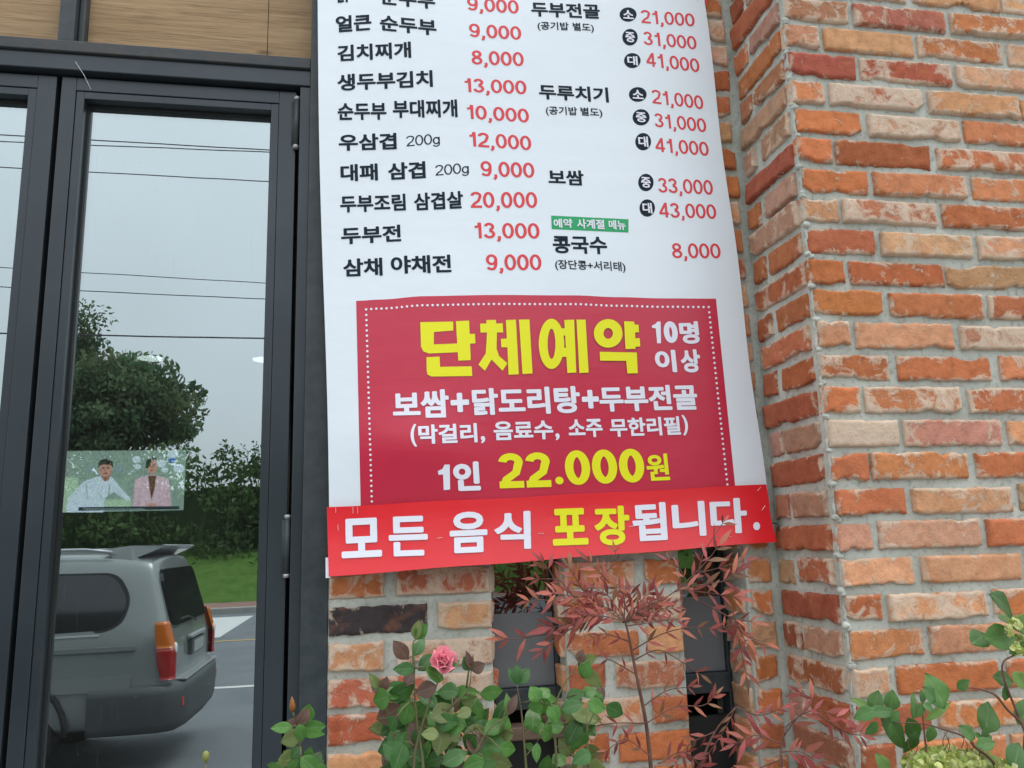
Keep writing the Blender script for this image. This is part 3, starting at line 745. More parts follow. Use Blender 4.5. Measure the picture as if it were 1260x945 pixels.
for c, x0, y0, x1, y1 in [(cH, 620, 598, 648, 594), (cH, 1142, 574, 1170, 572), (cI, 10, 572, 38, 574), (cI, 478, 537, 505, 534), (cH, 97, 437, 97, 465), (cH, 186, 437, 186, 468), (cH, 210, 437, 210, 468), (cH, 108, 527, 110, 558), (cI, 1143, 352, 1160, 333), (cI, 1166, 452, 1182, 430), (cI, 975, 578, 1010, 592)]:
    mb = MB(); a, b = X(c, x0, y0), X(c, x1, y1)
    mb.tube([on(*a, ssurf, -.001), on(*a, ssurf, .0028), on(*b, ssurf, .0028), on(*b, ssurf, -.001)], .00045, 6); mb.build("staple", M_STAPLE, strip)
mb = MB(); hp = at(951, 646, -.02)
mb.tube([hp+Vector((.004, .02, .004)), hp+Vector((.003, -.012, .004)), hp+Vector((.006, -.014, -.003)), hp+Vector((.003, -.012, -.012))], .0016, 6); mb.build("hook", M_RUST, strip, True)

# ================================================================ GROUND AND STREET (seen mirrored in the glass)
def sheet_obj(name, x0, x1, y0, y1, z, m, n=1):
    mb = MB(); idx = []
    o = mb.build
    bm = bmesh.new(); bmesh.ops.create_grid(bm, x_segments=n, y_segments=n, size=.5)
    for v in bm.verts: v.co = Vector((x0+(v.co.x+.5)*(x1-x0), y0+(v.co.y+.5)*(y1-y0), z))
    mb.add_bm(bm); bm.free(); ob = mb.build(name, m); return tag(ob, kind="structure")
RZ = -1.75
M_ASPH = noisy("asphalt", (.13, .14, .15, 1), (.165, .175, .185, 1), 1.2, .85, .3, .5, .01, 90)
M_CONC = noisy("concrete", (.26, .25, .235, 1), (.33, .32, .30, 1), 3, .85, .3, .4, .004, 60)
M_PAVER = noisy("sidewalk_pavers", (.22, .12, .10, 1), (.28, .17, .14, 1), 4, .85, .3, .4, .004, 60)
M_PAINT = mat("road_paint", (.55, .55, .53, 1), .7); M_YLINE = mat("yellow_paint", (.45, .28, .08, 1), .7)
M_SOIL = noisy("soil", (.05, .035, .025, 1), (.09, .07, .05, 1), 20, .95, .1, 1.0, .02, 90)
M_GRASS = noisy("grass", (.07, .14, .025, 1), (.11, .20, .045, 1), 3, .9, .1, 1.0, .05, 40)
M_FIELD = noisy("field", (.05, .09, .03, 1), (.09, .12, .05, 1), .05, .9, .1, .3, .05, 4)
KY = -22.3
sheet_obj("ground", -900, 900, -1400, 60, RZ-.03, M_FIELD)
sheet_obj("road", -120, 120, KY, -2.6, RZ, M_ASPH)
mb = MB(); mb.box(-120, 120, -2.6, -.9, RZ-.02, -1.61); mb.box(-120, -.1, -.9, .5, RZ-.02, -1.61); tag(mb.build("pavement", M_CONC), kind="structure")
mb = MB(); mb.box(-.1, 120, -.9, .3, RZ-.02, -1.58); tag(mb.build("planting_bed", M_SOIL), kind="structure")
mb = MB(); mb.box(-120, 120, KY-.3, KY, RZ-.02, RZ+.16, .02); tag(mb.build("kerb", M_CONC), kind="structure")
mb = MB(); mb.box(-120, 120, KY-2.6, KY-.31, RZ-.02, RZ+.15); tag(mb.build("sidewalk", M_PAVER), kind="structure")
def marking(name, pts, m):
    mb = MB(); mb.face([mb.vert((x, y, RZ+.005)) for x, y in pts]); tag(mb.build(name, m), kind="structure")
marking("edge_line", [(-120, -9.75), (120, -9.75), (120, -9.6), (-120, -9.6)], M_PAINT)
marking("centre_line", [(-120, -15.35), (120, -15.35), (120, -15.2), (-120, -15.2)], M_YLINE)
marking("crossing_mark", [(-3.25, -16), (-2.85, -16), (-2.85, -21.2), (-5.3, -21.2)], M_PAINT)
for i in range(1, 5): marking("crossing_mark", [(-3.25-1.6*i, -16), (-2.45-1.6*i, -16), (-2.45-1.6*i, -21.2), (-3.25-1.6*i, -21.2)], M_PAINT)
# grassy bank
mb = MB(); idx = []; nx, ny = 120, 16; BY0, BY1 = KY-2.6, KY-9
for j in range(ny+1):
    for i in range(nx+1):
        x = -60+120*i/nx; y = BY0+(BY1-BY0)*j/ny; t = j/ny
        z = RZ+.10+1.75*(t*(2-t))+.12*noise.noise(Vector((x*.4, y*.4, 0)))
        idx.append(mb.vert((x, y, z)))
for j in range(ny):
    for i in range(nx):
        k = j*(nx+1)+i; mb.face((idx[k], idx[k+1], idx[k+nx+2], idx[k+nx+1]))
tag(mb.build("grass_bank", M_GRASS, None, True), kind="structure")

# ---------------------------------------------------------------- foliage far
def leaf_far_material(name, c1, c2):
    m = mat(name, c1, .75, 0, .15)
    a = N(m, 'ShaderNodeAttribute', attribute_name='tint'); L(m, a.outputs['Color'], bsdf(m).inputs['Base Color'])
    t = m.node_tree; out = [x for x in t.nodes if x.type == 'OUTPUT_MATERIAL'][0]
    tl = N(m, 'ShaderNodeBsdfTranslucent'); L(m, a.outputs['Color'], tl.inputs[0]); mx = N(m, 'ShaderNodeMixShader'); mx.inputs[0].default_value = .45
    L(m, bsdf(m).outputs[0], mx.inputs[1]); L(m, tl.outputs[0], mx.inputs[2]); L(m, mx.outputs[0], out.inputs[0]); return m
M_FAR = leaf_far_material("far_foliage", (.05, .1, .03, 1), None)
M_BARK = noisy("bark", (.05, .04, .03, 1), (.09, .075, .06, 1), 12, .9, .1, 1.0, .02, 40)
def scatter(mb, centre, rad, n, size, rng, col, shell=.35):
    for _ in range(n):
        while True:
            p = Vector((rng.uniform(-1, 1), rng.uniform(-1, 1), rng.uniform(-1, 1)))
            if shell < p.length <= 1: break
        q = Vector((centre[0]+p.x*rad[0], centre[1]+p.y*rad[1], centre[2]+p.z*rad[2]))
        d = Vector((rng.gauss(0, 1), rng.gauss(0, 1), rng.gauss(0, .6))).normalized(); e = d.orthogonal().normalized()
        e = (Matrix.Rotation(rng.uniform(0, 6.28), 3, d) @ e); s = size*rng.uniform(.6, 1.3); g = d.cross(e)
        k = rng.uniform(.7, 1.3); c = (col[0]*k, col[1]*k, col[2]*k, 1)
        i = [mb.vert(q+e*s, c), mb.vert(q+g*s*.45, c), mb.vert(q-e*s, c), mb.vert(q-g*s*.45, c)]
        mb.face(i)
def tree(label, base, crown_c, crown_r, nblob, seed, col, group="trees beyond the road", per=170, size=.17):
    rng = random.Random(seed); base = Vector(base); cc = Vector(crown_c)
    t = thing("tree", label, "tree", base, group)
    mb = MB(); h = cc.z-base.z
    mb.tube([base, base+Vector((.1, 0, h*.35)), base+Vector((.0, .1, h*.7)), cc], [.26, .2, .15, .08], 10)
    mf = MB()
    for b in range(nblob):
        a = rng.uniform(0, 2*pi); el = math.asin(rng.uniform(-.75, 1)); rr = rng.uniform(.35, .95)
        p = cc+Vector((crown_r[0]*rr*cos(a)*cos(el), crown_r[1]*rr*sin(a)*cos(el), crown_r[2]*rr*sin(el)))
        k = rng.uniform(.65, 1.35); c = (col[0]*k*rng.uniform(.85, 1.3), col[1]*k, col[2]*k)
        q = rng.uniform(.55, 1.05); scatter(mf, p, (q*1.15, q*1.15, q*.7), per, size, rng, c, .0)
        if b % 3 == 0: m_ = base+Vector((0, 0, h*rng.uniform(.4, .8))); mb.tube([m_, (m_+p)/2+Vector((0, 0, -.15)), p], [.08, .05, .02], 6)
    mb.build("trunk", M_BARK, t, True); mf.build("crown", M_FAR, t, False, True); return t
TY = -31.0
c0 = behind(150, 492, TY); ra = (behind(258, 500, TY)-behind(80, 500, TY)).x
tree("broad round-crowned green tree mirrored in the door glass above the parked car", (c0.x, TY, -.3), (c0.x-.1, TY, c0.z-.45), (ra*.56, 2.6, 2.45), 96, 3, (.10, .16, .08), per=240, size=.13)
c1 = behind(98, 430, TY-3)
tree("taller loose tree behind the round one, mirrored at the left edge of the door glass", (c1.x-.5, TY-3, -.3), (c1.x-.5, TY-3, c1.z), (1.25, 1.4, 2.1), 26, 5, (.08, .12, .06), per=170, size=.12)
rng = random.Random(21)
mb = MB()
for i in range(230):                             # dark hedge along the top of the bank
    x = rng.uniform(-26, 24); y = rng.uniform(KY-8.6, KY-5.9); hgt = 4.5+.5*noise.noise(Vector((x*.35, 0, 3)))+.25*noise.noise(Vector((x*1.3, 2, 3)))
    if x > 2: hgt += .9
    zz = rng.uniform(.1, 1)*hgt; k = rng.uniform(.6, 1.35)*(.2 if x > 2.5 else 1)
    scatter(mb, (x, y, -.25-1.0+zz+.35), (1.1, .8, .62), 170, .13, rng, (.085*k, .15*k, .05*k), .0)
for i in range(130):                             # uneven leafy top
    x = rng.uniform(-26, 24); k = rng.uniform(.7, 1.35)*(.2 if x > 2.5 else 1); q = rng.uniform(.25, .6)
    scatter(mb, (x, rng.uniform(KY-8, KY-6.6), 3.05+.5*noise.noise(Vector((x*.35, 0, 3)))+rng.uniform(-.7, .35)+(.9 if x > 2 else 0)), (q*1.4, q, q), 90, .11, rng, (.085*k, .15*k, .05*k), .0)
for i in range(60):                              # upright shoots over the hedge
    x = rng.uniform(-14, 12); h0 = 3.05+.5*noise.noise(Vector((x*.35, 0, 3)))
    scatter(mb, (x, KY-7.5, h0+.45), (.12, .12, .55), 30, .07, rng, (.05, .10, .04), .0)
for i in range(70):
    x = rng.uniform(-26, 24); scatter(mb, (x, KY-5.2+rng.uniform(-.7, .7), -.75+rng.uniform(-.2, .5)), (.9, .6, .45), 60, .12, rng, (.06, .13, .03), .0)
tag(mb.build("hedge", M_FAR, None, False, True), "dense dark green hedge along the top of the grassy bank across the road", "hedge", kind="stuff")
core = MB()
for i in range(52):
    x = -26+i; h = 2.3+.4*noise.noise(Vector((x*.35, 0, 3)))+(.8 if x > 2 else 0)
    core.hexa([(x, KY-9, -.6), (x+1, KY-9, -.6), (x+1, KY-7.6, -.6), (x, KY-7.6, -.6), (x, KY-8.6, h), (x+1, KY-8.6, h), (x+1, KY-7.9, h), (x, KY-7.9, h)], 0, 0, (.06, .11, .036, 1))
tag(core.build("hedge_thicket", M_FAR, None, False, True), "dark inner branches filling the hedge across the road", "hedge", kind="stuff")
# utility poles and power lines
M_CABLE = mat("cable", (.03, .03, .032, 1), .6); CY = -13.0
for x in (-26.0, 22.0):
    t = thing("utility_pole", "grey concrete utility pole carrying the power lines along the road", "utility pole", (x, CY, RZ), "utility poles along the road")
    mb = MB(); mb.tube([(x, CY, RZ), (x, CY, 9.2)], [.17, .11], 14); mb.build("mast", M_CONC, t, True)
    for zz, hw in ((7.5, .9), (5.2, .6)):
        mb = MB(); mb.box(x-.04, x+.04, CY-hw, CY+hw, zz, zz+.08); mb.build("crossarm", M_STEEL, t)
for (la, ra_, rr, lab) in [((105, 172), (333, 184.5), .011, "topmost thin black power line mirrored in the door glass"), ((105, 178.5), (333, 187), .010, "thin power line just below the topmost one in the door glass"), ((105, 211.5), (333, 223), .010, "third power line from the top, mirrored in the door glass"),
                           ((100, 335.5), (325, 348.5), .008, "faint power line halfway down the mirrored sky, above the tree"), ((100, 358), (325, 368), .009, "faint power line mirrored just below the halfway line"), ((100, 412.5), (325, 416.5), .015, "thick dark cable, lowest line mirrored across the tree crown")]:
    a, b = behind(*la, CY), behind(*ra_, CY); k = (b.z-a.z)/(b.x-a.x)
    mb = MB(); pts = []
    for i in range(41):
        x = -26+48*i/40; pts.append((x, CY, a.z+k*(x-a.x)*(1 if abs(x+3) < 6 else .9)+.0009*((x+3)**2)))
    mb.tube(pts, rr, 6); tag(mb.build("power_line", M_CABLE), lab, "power line", "power lines above the road")

# ================================================================ PARKED CAR (seen mirrored)
M_PAINTC = mat("car_paint", (.205, .222, .215, 1), .30, .3); bsdf(M_PAINTC).inputs['Coat Weight'].default_value = .6; bsdf(M_PAINTC).inputs['Coat Roughness'].default_value = .06
M_CLAD = mat("car_cladding", (.045, .05, .052, 1), .5); M_CARGLASS = mat("car_window", (.012, .014, .015, 1), .06, 0, .7)
M_TYRE = mat("tyre_rubber", (.015, .015, .015, 1), .85); M_RIM = mat("alloy_rim", (.10, .105, .11, 1), .45, .6)
M_AMBER = mat("amber_lens", (.50, .12, .01, 1), .15); M_LENS = mat("red_lens", (.30, .008, .008, 1), .15); M_CLEAR = mat("clear_lens", (.7, .7, .7, 1), .1)
M_SILVER = mat("silver_trim", (.42, .44, .45, 1), .3, .5)
CX, CYN = -1.49, -5.28                           # tailgate plane (at belt height) and near side
WIDTH = 1.84; MIDY = CYN-WIDTH/2; LEN = 4.55
def cz(h): return RZ+h
def shear(h): return -.30*max(0, h-.98) - .10*max(0, .55-h)
def section(xl, ztop, wr, zb=.36, wl=1.0):
    """half outline, (half width, height) from sill to roof centre"""
    hw = WIDTH/2*wl
    return [(hw-.10, zb), (hw-.03, zb+.05), (hw-.005, zb+.22), (hw, .78), (hw-.012, .98), (hw-.035, min(1.08, ztop-.1)), (hw-.035-(wr*.55), (1.08*.45+(ztop-.14)*.55)), (hw-.035-wr, ztop-.13), (hw-.085-wr, ztop-.045), (hw-.20-wr, ztop-.008), (0, ztop+.012)]
car = thing("parked_car", "silver grey off-road car with roof spoiler parked by the road, mirrored in the door glass", "car", (CX-LEN/2, MIDY, RZ))
ST = [(0.0, 1.70, .13, .42, .93), (.06, 1.715, .13, .40, .965), (.22, 1.73, .13, .38, .99), (.55, 1.75, .13, .36, 1), (1.2, 1.76, .13, .36, 1), (2.0, 1.755, .14, .36, 1), (2.6, 1.735, .15, .36, 1), (2.95, 1.60, .17, .36, 1), (3.35, 1.20, .10, .36, 1), (3.6, 1.10, .06, .36, .995), (4.2, 1.04, .06, .38, .97), (4.45, .95, .06, .42, .92), (4.55, .86, .06, .45, .86)]
mb = MB(); rings = []
for (xl, zt, wr, zb, wl) in ST:
    half = section(xl, zt, wr, zb, wl); full = [(-y, z) for y, z in half]+[(y, z) for y, z in half[-2::-1]]
    f_ = max(0, 1-xl/.6)
    rings.append([mb.vert((CX-xl+shear(z)*f_, MIDY+y, cz(z))) for y, z in full])
for r0, r1 in zip(rings, rings[1:]):
    for k in range(len(r0)-1): mb.face((r0[k], r0[k+1], r1[k+1], r1[k]))
    mb.face((r0[-1], r0[0], r1[0], r1[-1]))
nn = len(rings[0])
for r in (rings[0], rings[-1]):
    for k in range(nn//2): 
        q = (r[k], r[k+1], r[nn-2-k], r[nn-1-k]); mb.face(q if len(set(q)) == 4 else tuple(dict.fromkeys(q)))
body = mb.build("body", M_PAINTC, car, True)
bm = bmesh.new(); bm.from_mesh(body.data); bmesh.ops.recalc_face_normals(bm, faces=bm.faces); bm.to_mesh(body.data); bm.free()
sb = body.modifiers.new("smooth", 'SUBSURF'); sb.levels = 2; sb.render_levels = 2
def side_y(h, near=True):                          # body side at a height above the road
    hw = WIDTH/2
    o = .035+.13*max(0, min(1, (h-1.05)/(1.62-1.05))) if h > 1.05 else .01
    return (MIDY+hw-o) if near else (MIDY-hw+o)
def rounded(pts, r, n=5):
    out = []
    for i, p in enumerate(pts):
        p = Vector(p); a = (Vector(pts[i-1])-p); b = (Vector(pts[(i+1) % len(pts)])-p)
        q = min(r, a.length*.45, b.length*.45); s, e = p+a.normalized()*q, p+b.normalized()*q
        for k in range(n+1): t = k/n; out.append(s*(1-t)**2+p*2*t*(1-t)+e*t*t)
    return out
def side_panel(name, pts, m, near, proud, parent, r=.06, thick=.012):
    mb = MB(); pp = rounded([(x, z) for x, z in pts], r); s_ = 1 if near else -1
    a = [mb.vert((p[0], side_y(p[1], near)+s_*proud, cz(p[1]))) for p in pp]; b = [mb.vert((p[0], side_y(p[1], near)+s_*(proud-thick-.03), cz(p[1]))) for p in pp]
    mb.face(a)
    for i in range(len(a)): j = (i+1) % len(a); mb.face((a[i], b[i], b[j], a[j]))
    return mb.build(name, m, parent)
for near in (True, False):
    side_panel("window_trim", [(CX-1.42, 1.60), (CX-.47, 1.585), (CX-.35, 1.38), (CX-.40, 1.19), (CX-.52, 1.125), (CX-1.42, 1.105)], M_BLACK, near, .004, car, .12)
    side_panel("side_window", [(CX-1.40, 1.585), (CX-.50, 1.57), (CX-.375, 1.37), (CX-.42, 1.20), (CX-.54, 1.145), (CX-1.40, 1.125)], M_CARGLASS, near, .008, car, .11)
    side_panel("side_window", [(CX-2.35, 1.575), (CX-1.48, 1.585), (CX-1.48, 1.125), (CX-2.35, 1.11)], M_CARGLASS, near, .008, car, .05)
    side_panel("side_window", [(CX-3.05, 1.25), (CX-2.82, 1.50), (CX-2.43, 1.57), (CX-2.43, 1.11), (CX-3.05, 1.10)], M_CARGLASS, near, .008, car, .04)
    side_panel("belt_moulding", [(CX-3.1, 1.10), (CX-.56, 1.115), (CX-.56, 1.10), (CX-3.1, 1.085)], M_SILVER, near, .012, car, .004)
    side_panel("side_moulding", [(CX-3.5, .80), (CX-.30, .80), (CX-.30, .69), (CX-3.5, .69)], M_PAINTC, near, .02, car, .03)
    side_panel("lower_cladding", [(CX-3.0, .52), (CX-1.3, .52), (CX-1.3, .37), (CX-3.0, .37)], M_CLAD, near, .016, car, .02)
    side_panel("character_line", [(CX-3.4, 1.01), (CX-.28, 1.02), (CX-.28, .985), (CX-3.4, .975)], M_PAINTC, near, .012, car, .01)
    # tail lamp wraps round the corner
    y = MIDY+(WIDTH/2-.012)*(1 if near else -1); s_ = 1 if near else -1
    tl = MB(); pr = [(.12, .0), (.18, .055), (.30, .075)]
    def lamp(h0, h1, m, nm, par, grow=0.0):
        mb = MB(); hs_ = [h0+(h1-h0)*i/8 for i in range(9)]; cols = []
        for h in hs_:
            tt = (h-.74)/(1.20-.74); wv = .55+.45*sin(pi*min(1, max(0, tt)))
            x = CX+shear(h)
            outline = [(x-.02-.10*wv, y+s_*.0), (x-.02-.08*wv, y+s_*.012), (x-.02, y+s_*.004), (x+.018, y-s_*.02), (x+.022, y-s_*.05), (x+.010, y-s_*.10)]
            cols.append([mb.vert((a_, b_, cz(h))) for a_, b_ in outline])
        for p, q in zip(cols, cols[1:]):
            for k in range(5): mb.face((p[k], p[k+1], q[k+1], q[k]))
        mb.face(cols[0]); mb.face(cols[-1]); return mb.build(nm, m, par, True)
    tlo = lamp(.75, .985, M_LENS, "tail_lamp", car); lamp(.99, 1.19, M_AMBER, "indicator_lens", tlo)
    mb = MB(); bm = bmesh.new(); bmesh.ops.create_uvsphere(bm, u_segments=12, v_segments=8, radius=.035); bmesh.ops.scale(bm, vec=(.5, .8, 1.3), verts=bm.verts)
    bmesh.ops.translate(bm, vec=(CX+.012, y-s_*.045, cz(.985)), verts=bm.verts); mb.add_bm(bm); bm.free(); mb.build("reversing_lens", M_CLEAR, tlo, True)
    # roof rail
    mb = MB(); ry = side_y(1.62, near)-s_*.05
    mb.tube([(CX-3.0, ry, cz(1.72)), (CX-2.8, ry, cz(1.775)), (CX-.75, ry, cz(1.775)), (CX-.55, ry, cz(1.75))], .013, 8); mb.build("roof_rail", M_SILVER, car, True)
    # wheels
    for wx in (CX-1.20, CX-3.70):
        yw = MIDY+s_*(WIDTH/2-.13)
        mb = MB(); prof = [(.20, -.11), (.335, -.115), (.362, -.09), (.368, 0), (.362, .09), (.335, .115), (.20, .11)]; n = 32; rr_ = []
        for k in range(n): rr_.append([mb.vert((wx+r_*cos(2*pi*k/n), yw+dy, RZ+.37+r_*sin(2*pi*k/n))) for r_, dy in prof])
        for k in range(n):
            p, q = rr_[k], rr_[(k+1) % n]
            for i in range(len(prof)-1): mb.face((p[i], p[i+1], q[i+1], q[i]))
        tyre = mb.build("wheel", M_TYRE, car, True)
        mb = MB(); mb.tube([(wx, yw-.08, RZ+.37), (wx, yw+.08, RZ+.37)], .205, 28)
        for k in range(5):
            a = 2*pi*k/5; mb.tube([(wx, yw+s_*.095, RZ+.37), (wx+.19*cos(a), yw+s_*.09, RZ+.37+.19*sin(a))], [.045, .03], 6)
        mb.build("rim", M_RIM, tyre)
        # wheel arch flare
        mb = MB(); pts = [(wx+.45*cos(a), y+s_*.012, RZ+.38+.45*sin(a)) for a in [pi*i/16 for i in range(17)]]
        mb.tube(pts, .022, 6); mb.build("arch_flare", M_TYRE, car, True)
# rear window, wiper, plate, handle
def tail(h, d=0.0): return CX+shear(h)+d
mb = MB(); pp = rounded([(MIDY-.64, 1.60), (MIDY+.64, 1.60), (MIDY+.70, 1.14), (MIDY-.70, 1.14)], .10)
a = [mb.vert((tail(p[1], .012), p[0], cz(p[1]))) for p in pp]; b = [mb.vert((tail(p[1], -.03), p[0], cz(p[1]))) for p in pp]
mb.face(a); [mb.face((a[i], b[i], b[(i+1) % len(a)], a[(i+1) % len(a)])) for i in range(len(a))]
rw = mb.build("rear_window", M_CARGLASS, car)
mb = MB(); mb.tube([(tail(1.14, .04), MIDY-.05, cz(1.13)), (tail(1.2, .04), MIDY+.2, cz(1.18)), (tail(1.2, .035), MIDY+.5, cz(1.18))], .009, 6); mb.build("wiper", M_BLACK, rw)
mb = MB(); mb.box(CX-.01, CX+.03, MIDY-.28, MIDY+.28, cz(.86), cz(.985), .006); pl = mb.build("plate_recess", M_CLAD, car)
mb = MB(); mb.box(CX+.03, CX+.036, MIDY-.21, MIDY+.21, cz(.875), cz(.97)); mb.build("licence_plate", mat("plate_paint", (.30, .32, .30, 1), .4), pl)
mb = MB(); mb.box(CX-.01, CX+.035, MIDY-.3, MIDY+.3, cz(1.0), cz(1.03), .01); mb.build("tailgate_handle", M_SILVER, car)
# spoiler
mb = MB(); hw = .62
up = [(tail(1.7, -.42), hw+.03, 1.775), (tail(1.7, -.2), hw+.04, 1.80), (tail(1.7, .03), hw, 1.805), (tail(1.7, .06), hw-.02, 1.795), (tail(1.7, .01), hw-.02, 1.765), (tail(1.7, -.15), hw+.05, 1.70), (tail(1.62, -.12), hw+.08, 1.60), (tail(1.62, -.2), hw+.08, 1.62), (tail(1.7, -.36), hw+.05, 1.72)]
A = [mb.vert((x, MIDY+y, cz(z))) for x, y, z in up]; B = [mb.vert((x, MIDY-y, cz(z))) for x, y, z in up]
inner = [mb.vert((x, MIDY+y-.09, cz(z if i not in (6, 7) else 1.69))) for i, (x, y, z) in enumerate(up)]; inner2 = [mb.vert((x, MIDY-y+.09, cz(z if i not in (6, 7) else 1.69))) for i, (x, y, z) in enumerate(up)]
n_ = len(up)
for P, Q in ((A, inner), (inner, inner2), (inner2, B)):
    for i in range(n_): j = (i+1) % n_; mb.face((P[i], Q[i], Q[j], P[j]))
mb.face(A); mb.face(B[::-1]); spo = mb.build("roof_spoiler", M_PAINTC, car)
# rear bumper
mb = MB(); secs = []
for (yy, ex) in [(-.93, -.60), (-.93, -.28), (-.915, -.08), (-.84, .02), (-.6, .06), (0, .08), (.6, .06), (.84, .02), (.915, -.08), (.93, -.28), (.93, -.60)]:
    prof = [(-.06, .36), (.0, .36), (.02, .42), (.03, .56), (.03, .64), (.015, .70), (-.06, .72)]
    ny_ = yy
    secs.append([mb.vert((CX+ex+(dx if abs(yy) < .93 else 0), MIDY+yy+(dx*.6 if yy > .9 else -dx*.6 if yy < -.9 else 0), cz(z))) for dx, z in prof])
for p, q in zip(secs, secs[1:]):
    for i in range(len(prof)-1): mb.face((p[i], p[i+1], q[i+1], q[i]))
bp_ = mb.build("rear_bumper", M_CLAD, car, True)
mb = MB(); mb.box(CX-.05, CX+.075, MIDY-.70, MIDY+.70, cz(.715), cz(.73), .005); mb.build("bumper_step", M_SILVER, bp_)
for s_ in (1, -1):
    mb = MB(); mb.box(CX+.0, CX+.068, MIDY+s_*.72-.07, MIDY+s_*.72+.07, cz(.52), cz(.60), .01); mb.build("reflector", M_LENS, bp_)
# headlamps at the far end
for s_ in (1, -1):
    mb = MB(); mb.box(CX-LEN-.01, CX-LEN+.15, MIDY+s_*.60-.14, MIDY+s_*.60+.14, cz(.70), cz(.83), .03); mb.build("headlight", M_CLEAR, car)

# ================================================================ INTERIOR (dim, behind the door glass)
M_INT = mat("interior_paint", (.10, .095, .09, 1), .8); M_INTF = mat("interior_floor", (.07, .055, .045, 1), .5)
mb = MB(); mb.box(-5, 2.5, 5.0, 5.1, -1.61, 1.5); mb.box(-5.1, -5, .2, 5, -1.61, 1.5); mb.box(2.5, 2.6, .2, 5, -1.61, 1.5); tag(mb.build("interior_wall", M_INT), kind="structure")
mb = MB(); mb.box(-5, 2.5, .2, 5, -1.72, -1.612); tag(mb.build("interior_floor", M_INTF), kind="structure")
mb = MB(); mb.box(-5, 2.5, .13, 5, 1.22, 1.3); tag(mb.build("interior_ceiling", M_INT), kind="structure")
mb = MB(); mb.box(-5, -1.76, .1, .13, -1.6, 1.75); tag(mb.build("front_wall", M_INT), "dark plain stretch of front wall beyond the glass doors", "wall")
M_LAMP = mat("lamp_glow", (.9, .9, .9, 1), .5, 0, .5, (1, .98, .94, 1), 3.5)
for px, py, lab in ((185, 447, "flat round ceiling lamp glowing inside, above the television"), (326, 456, "flat round ceiling lamp glowing inside, cut by the right edge of the door glass")):
    p = at(px, py, 3.7); p.z = 1.205
    t = thing("ceiling_lamp", lab, "ceiling lamp", p, "ceiling lamps inside")
    mb = MB(); mb.tube([(p.x, p.y, 1.2199), (p.x, p.y, 1.208)], .085, 24); mb.build("lamp_base", M_WHITE, t)
    mb = MB(); mb.tube([(p.x, p.y, 1.2075), (p.x, p.y, 1.203), (p.x, p.y, 1.20)], [.08, .078, .06], 24); mb.build("diffuser", M_LAMP, t)
# television showing a news programme
TVY = 3.6
tv = thing("television", "wall television inside the glass door showing a man in white and a presenter in pink", "television", at(150, 632, TVY+.05))
def em(name, c, s=1.0): return mat(name, (.01, .01, .01, 1), .4, 0, .3, srgb(*c), s)
ES = 3.8
T_BG = em("screen_green", (150, 166, 152), ES); T_LG = em("screen_pale_green", (190, 212, 178), ES); T_W = em("screen_white", (225, 232, 240), ES); T_SK = em("screen_skin", (215, 150, 135), ES)
T_HR = em("screen_hair", (45, 38, 40), ES); T_PK = em("screen_pink", (232, 190, 200), ES); T_DK = em("screen_dark", (40, 45, 60), ES); T_BR = em("screen_brown", (105, 55, 45), ES); T_BL = em("screen_blue", (60, 110, 200), ES); T_SH = em("screen_skin_shade", (175, 110, 98), ES); T_MV = em("screen_mauve", (205, 158, 172), ES); T_GY = em("screen_grey", (150, 165, 165), ES)
def tvp(px, py, d=0.0): return at(px, py, TVY-d)
a, b = tvp(66, 555), tvp(229, 555); c_, d_ = tvp(66, 631), tvp(229, 629)
mb = MB(); mb.box(a.x-.10, b.x+.012, TVY+.004, TVY+.06, c_.z-.012, a.z+.012, .004); mb.build("casing", M_BLACK, tv)
mb = MB(); mb.box(a.x-.09, b.x, TVY, TVY+.0035, c_.z, a.z); scr = mb.build("screen", T_BG, tv)
def flat(name, pts, m, d, r=0):
    mb = MB(); pp = rounded(pts, r) if r else pts
    mb.face([mb.vert(tvp(p[0], p[1], d)) for p in pp]); return mb.build(name, m, scr)
def oval(name, c, r, m, d): return flat(name, [(c[0]+r[0]*cos(2*pi*k/20), c[1]+r[1]*sin(2*pi*k/20)) for k in range(20)], m, d)
z0 = lambda x, y: (60+x/6.3, 540+y/6.3)
flat("screen_scenery", [z0(*p) for p in ((20, 290), (230, 300), (230, 570), (20, 570))], T_LG, .001)
flat("screen_scenery", [z0(*p) for p in ((430, 470), (640, 470), (640, 525), (430, 525))], T_LG, .001)
for x, y, q in ((680, 160, 34), (690, 215, 26), (870, 190, 40), (960, 120, 40), (1010, 230, 45), (900, 240, 26), (540, 230, 40), (330, 230, 35)):
    oval("screen_scenery", z0(x, y), (q/6.3, q/8), T_W if x > 600 else T_GY, .0012+.0001*(x % 7))
oval("screen_scenery", z0(955, 165), (28/6.3, 18/6.3), T_BL, .0024)
flat("pictured_man", [z0(*p) for p in ((135, 570), (140, 470), (270, 330), (380, 290), (490, 295), (560, 380), (640, 470), (610, 485), (500, 410), (430, 460), (430, 570))], T_W, .003, 3)
oval("pictured_face", z0(440, 235), (52/6.3, 60/6.3), T_SK, .0034); flat("pictured_hair", [z0(*p) for p in ((382, 235), (388, 175), (440, 152), (495, 175), (500, 230), (480, 200), (400, 200))], T_HR, .0038, 2)
flat("pictured_presenter", [z0(*p) for p in ((648, 535), (670, 310), (770, 280), (835, 280), (930, 310), (955, 535))], T_PK, .003, 3)
flat("pictured_blouse", [z0(*p) for p in ((770, 285), (835, 285), (815, 400), (793, 475), (778, 400))], T_BR, .0034)
oval("pictured_face", z0(800, 215), (42/6.3, 58/6.3), T_SK, .0036); flat("pictured_hair", [z0(*p) for p in ((750, 225), (755, 165), (800, 135), (840, 150), (800, 170), (768, 230))], T_HR, .004, 2)
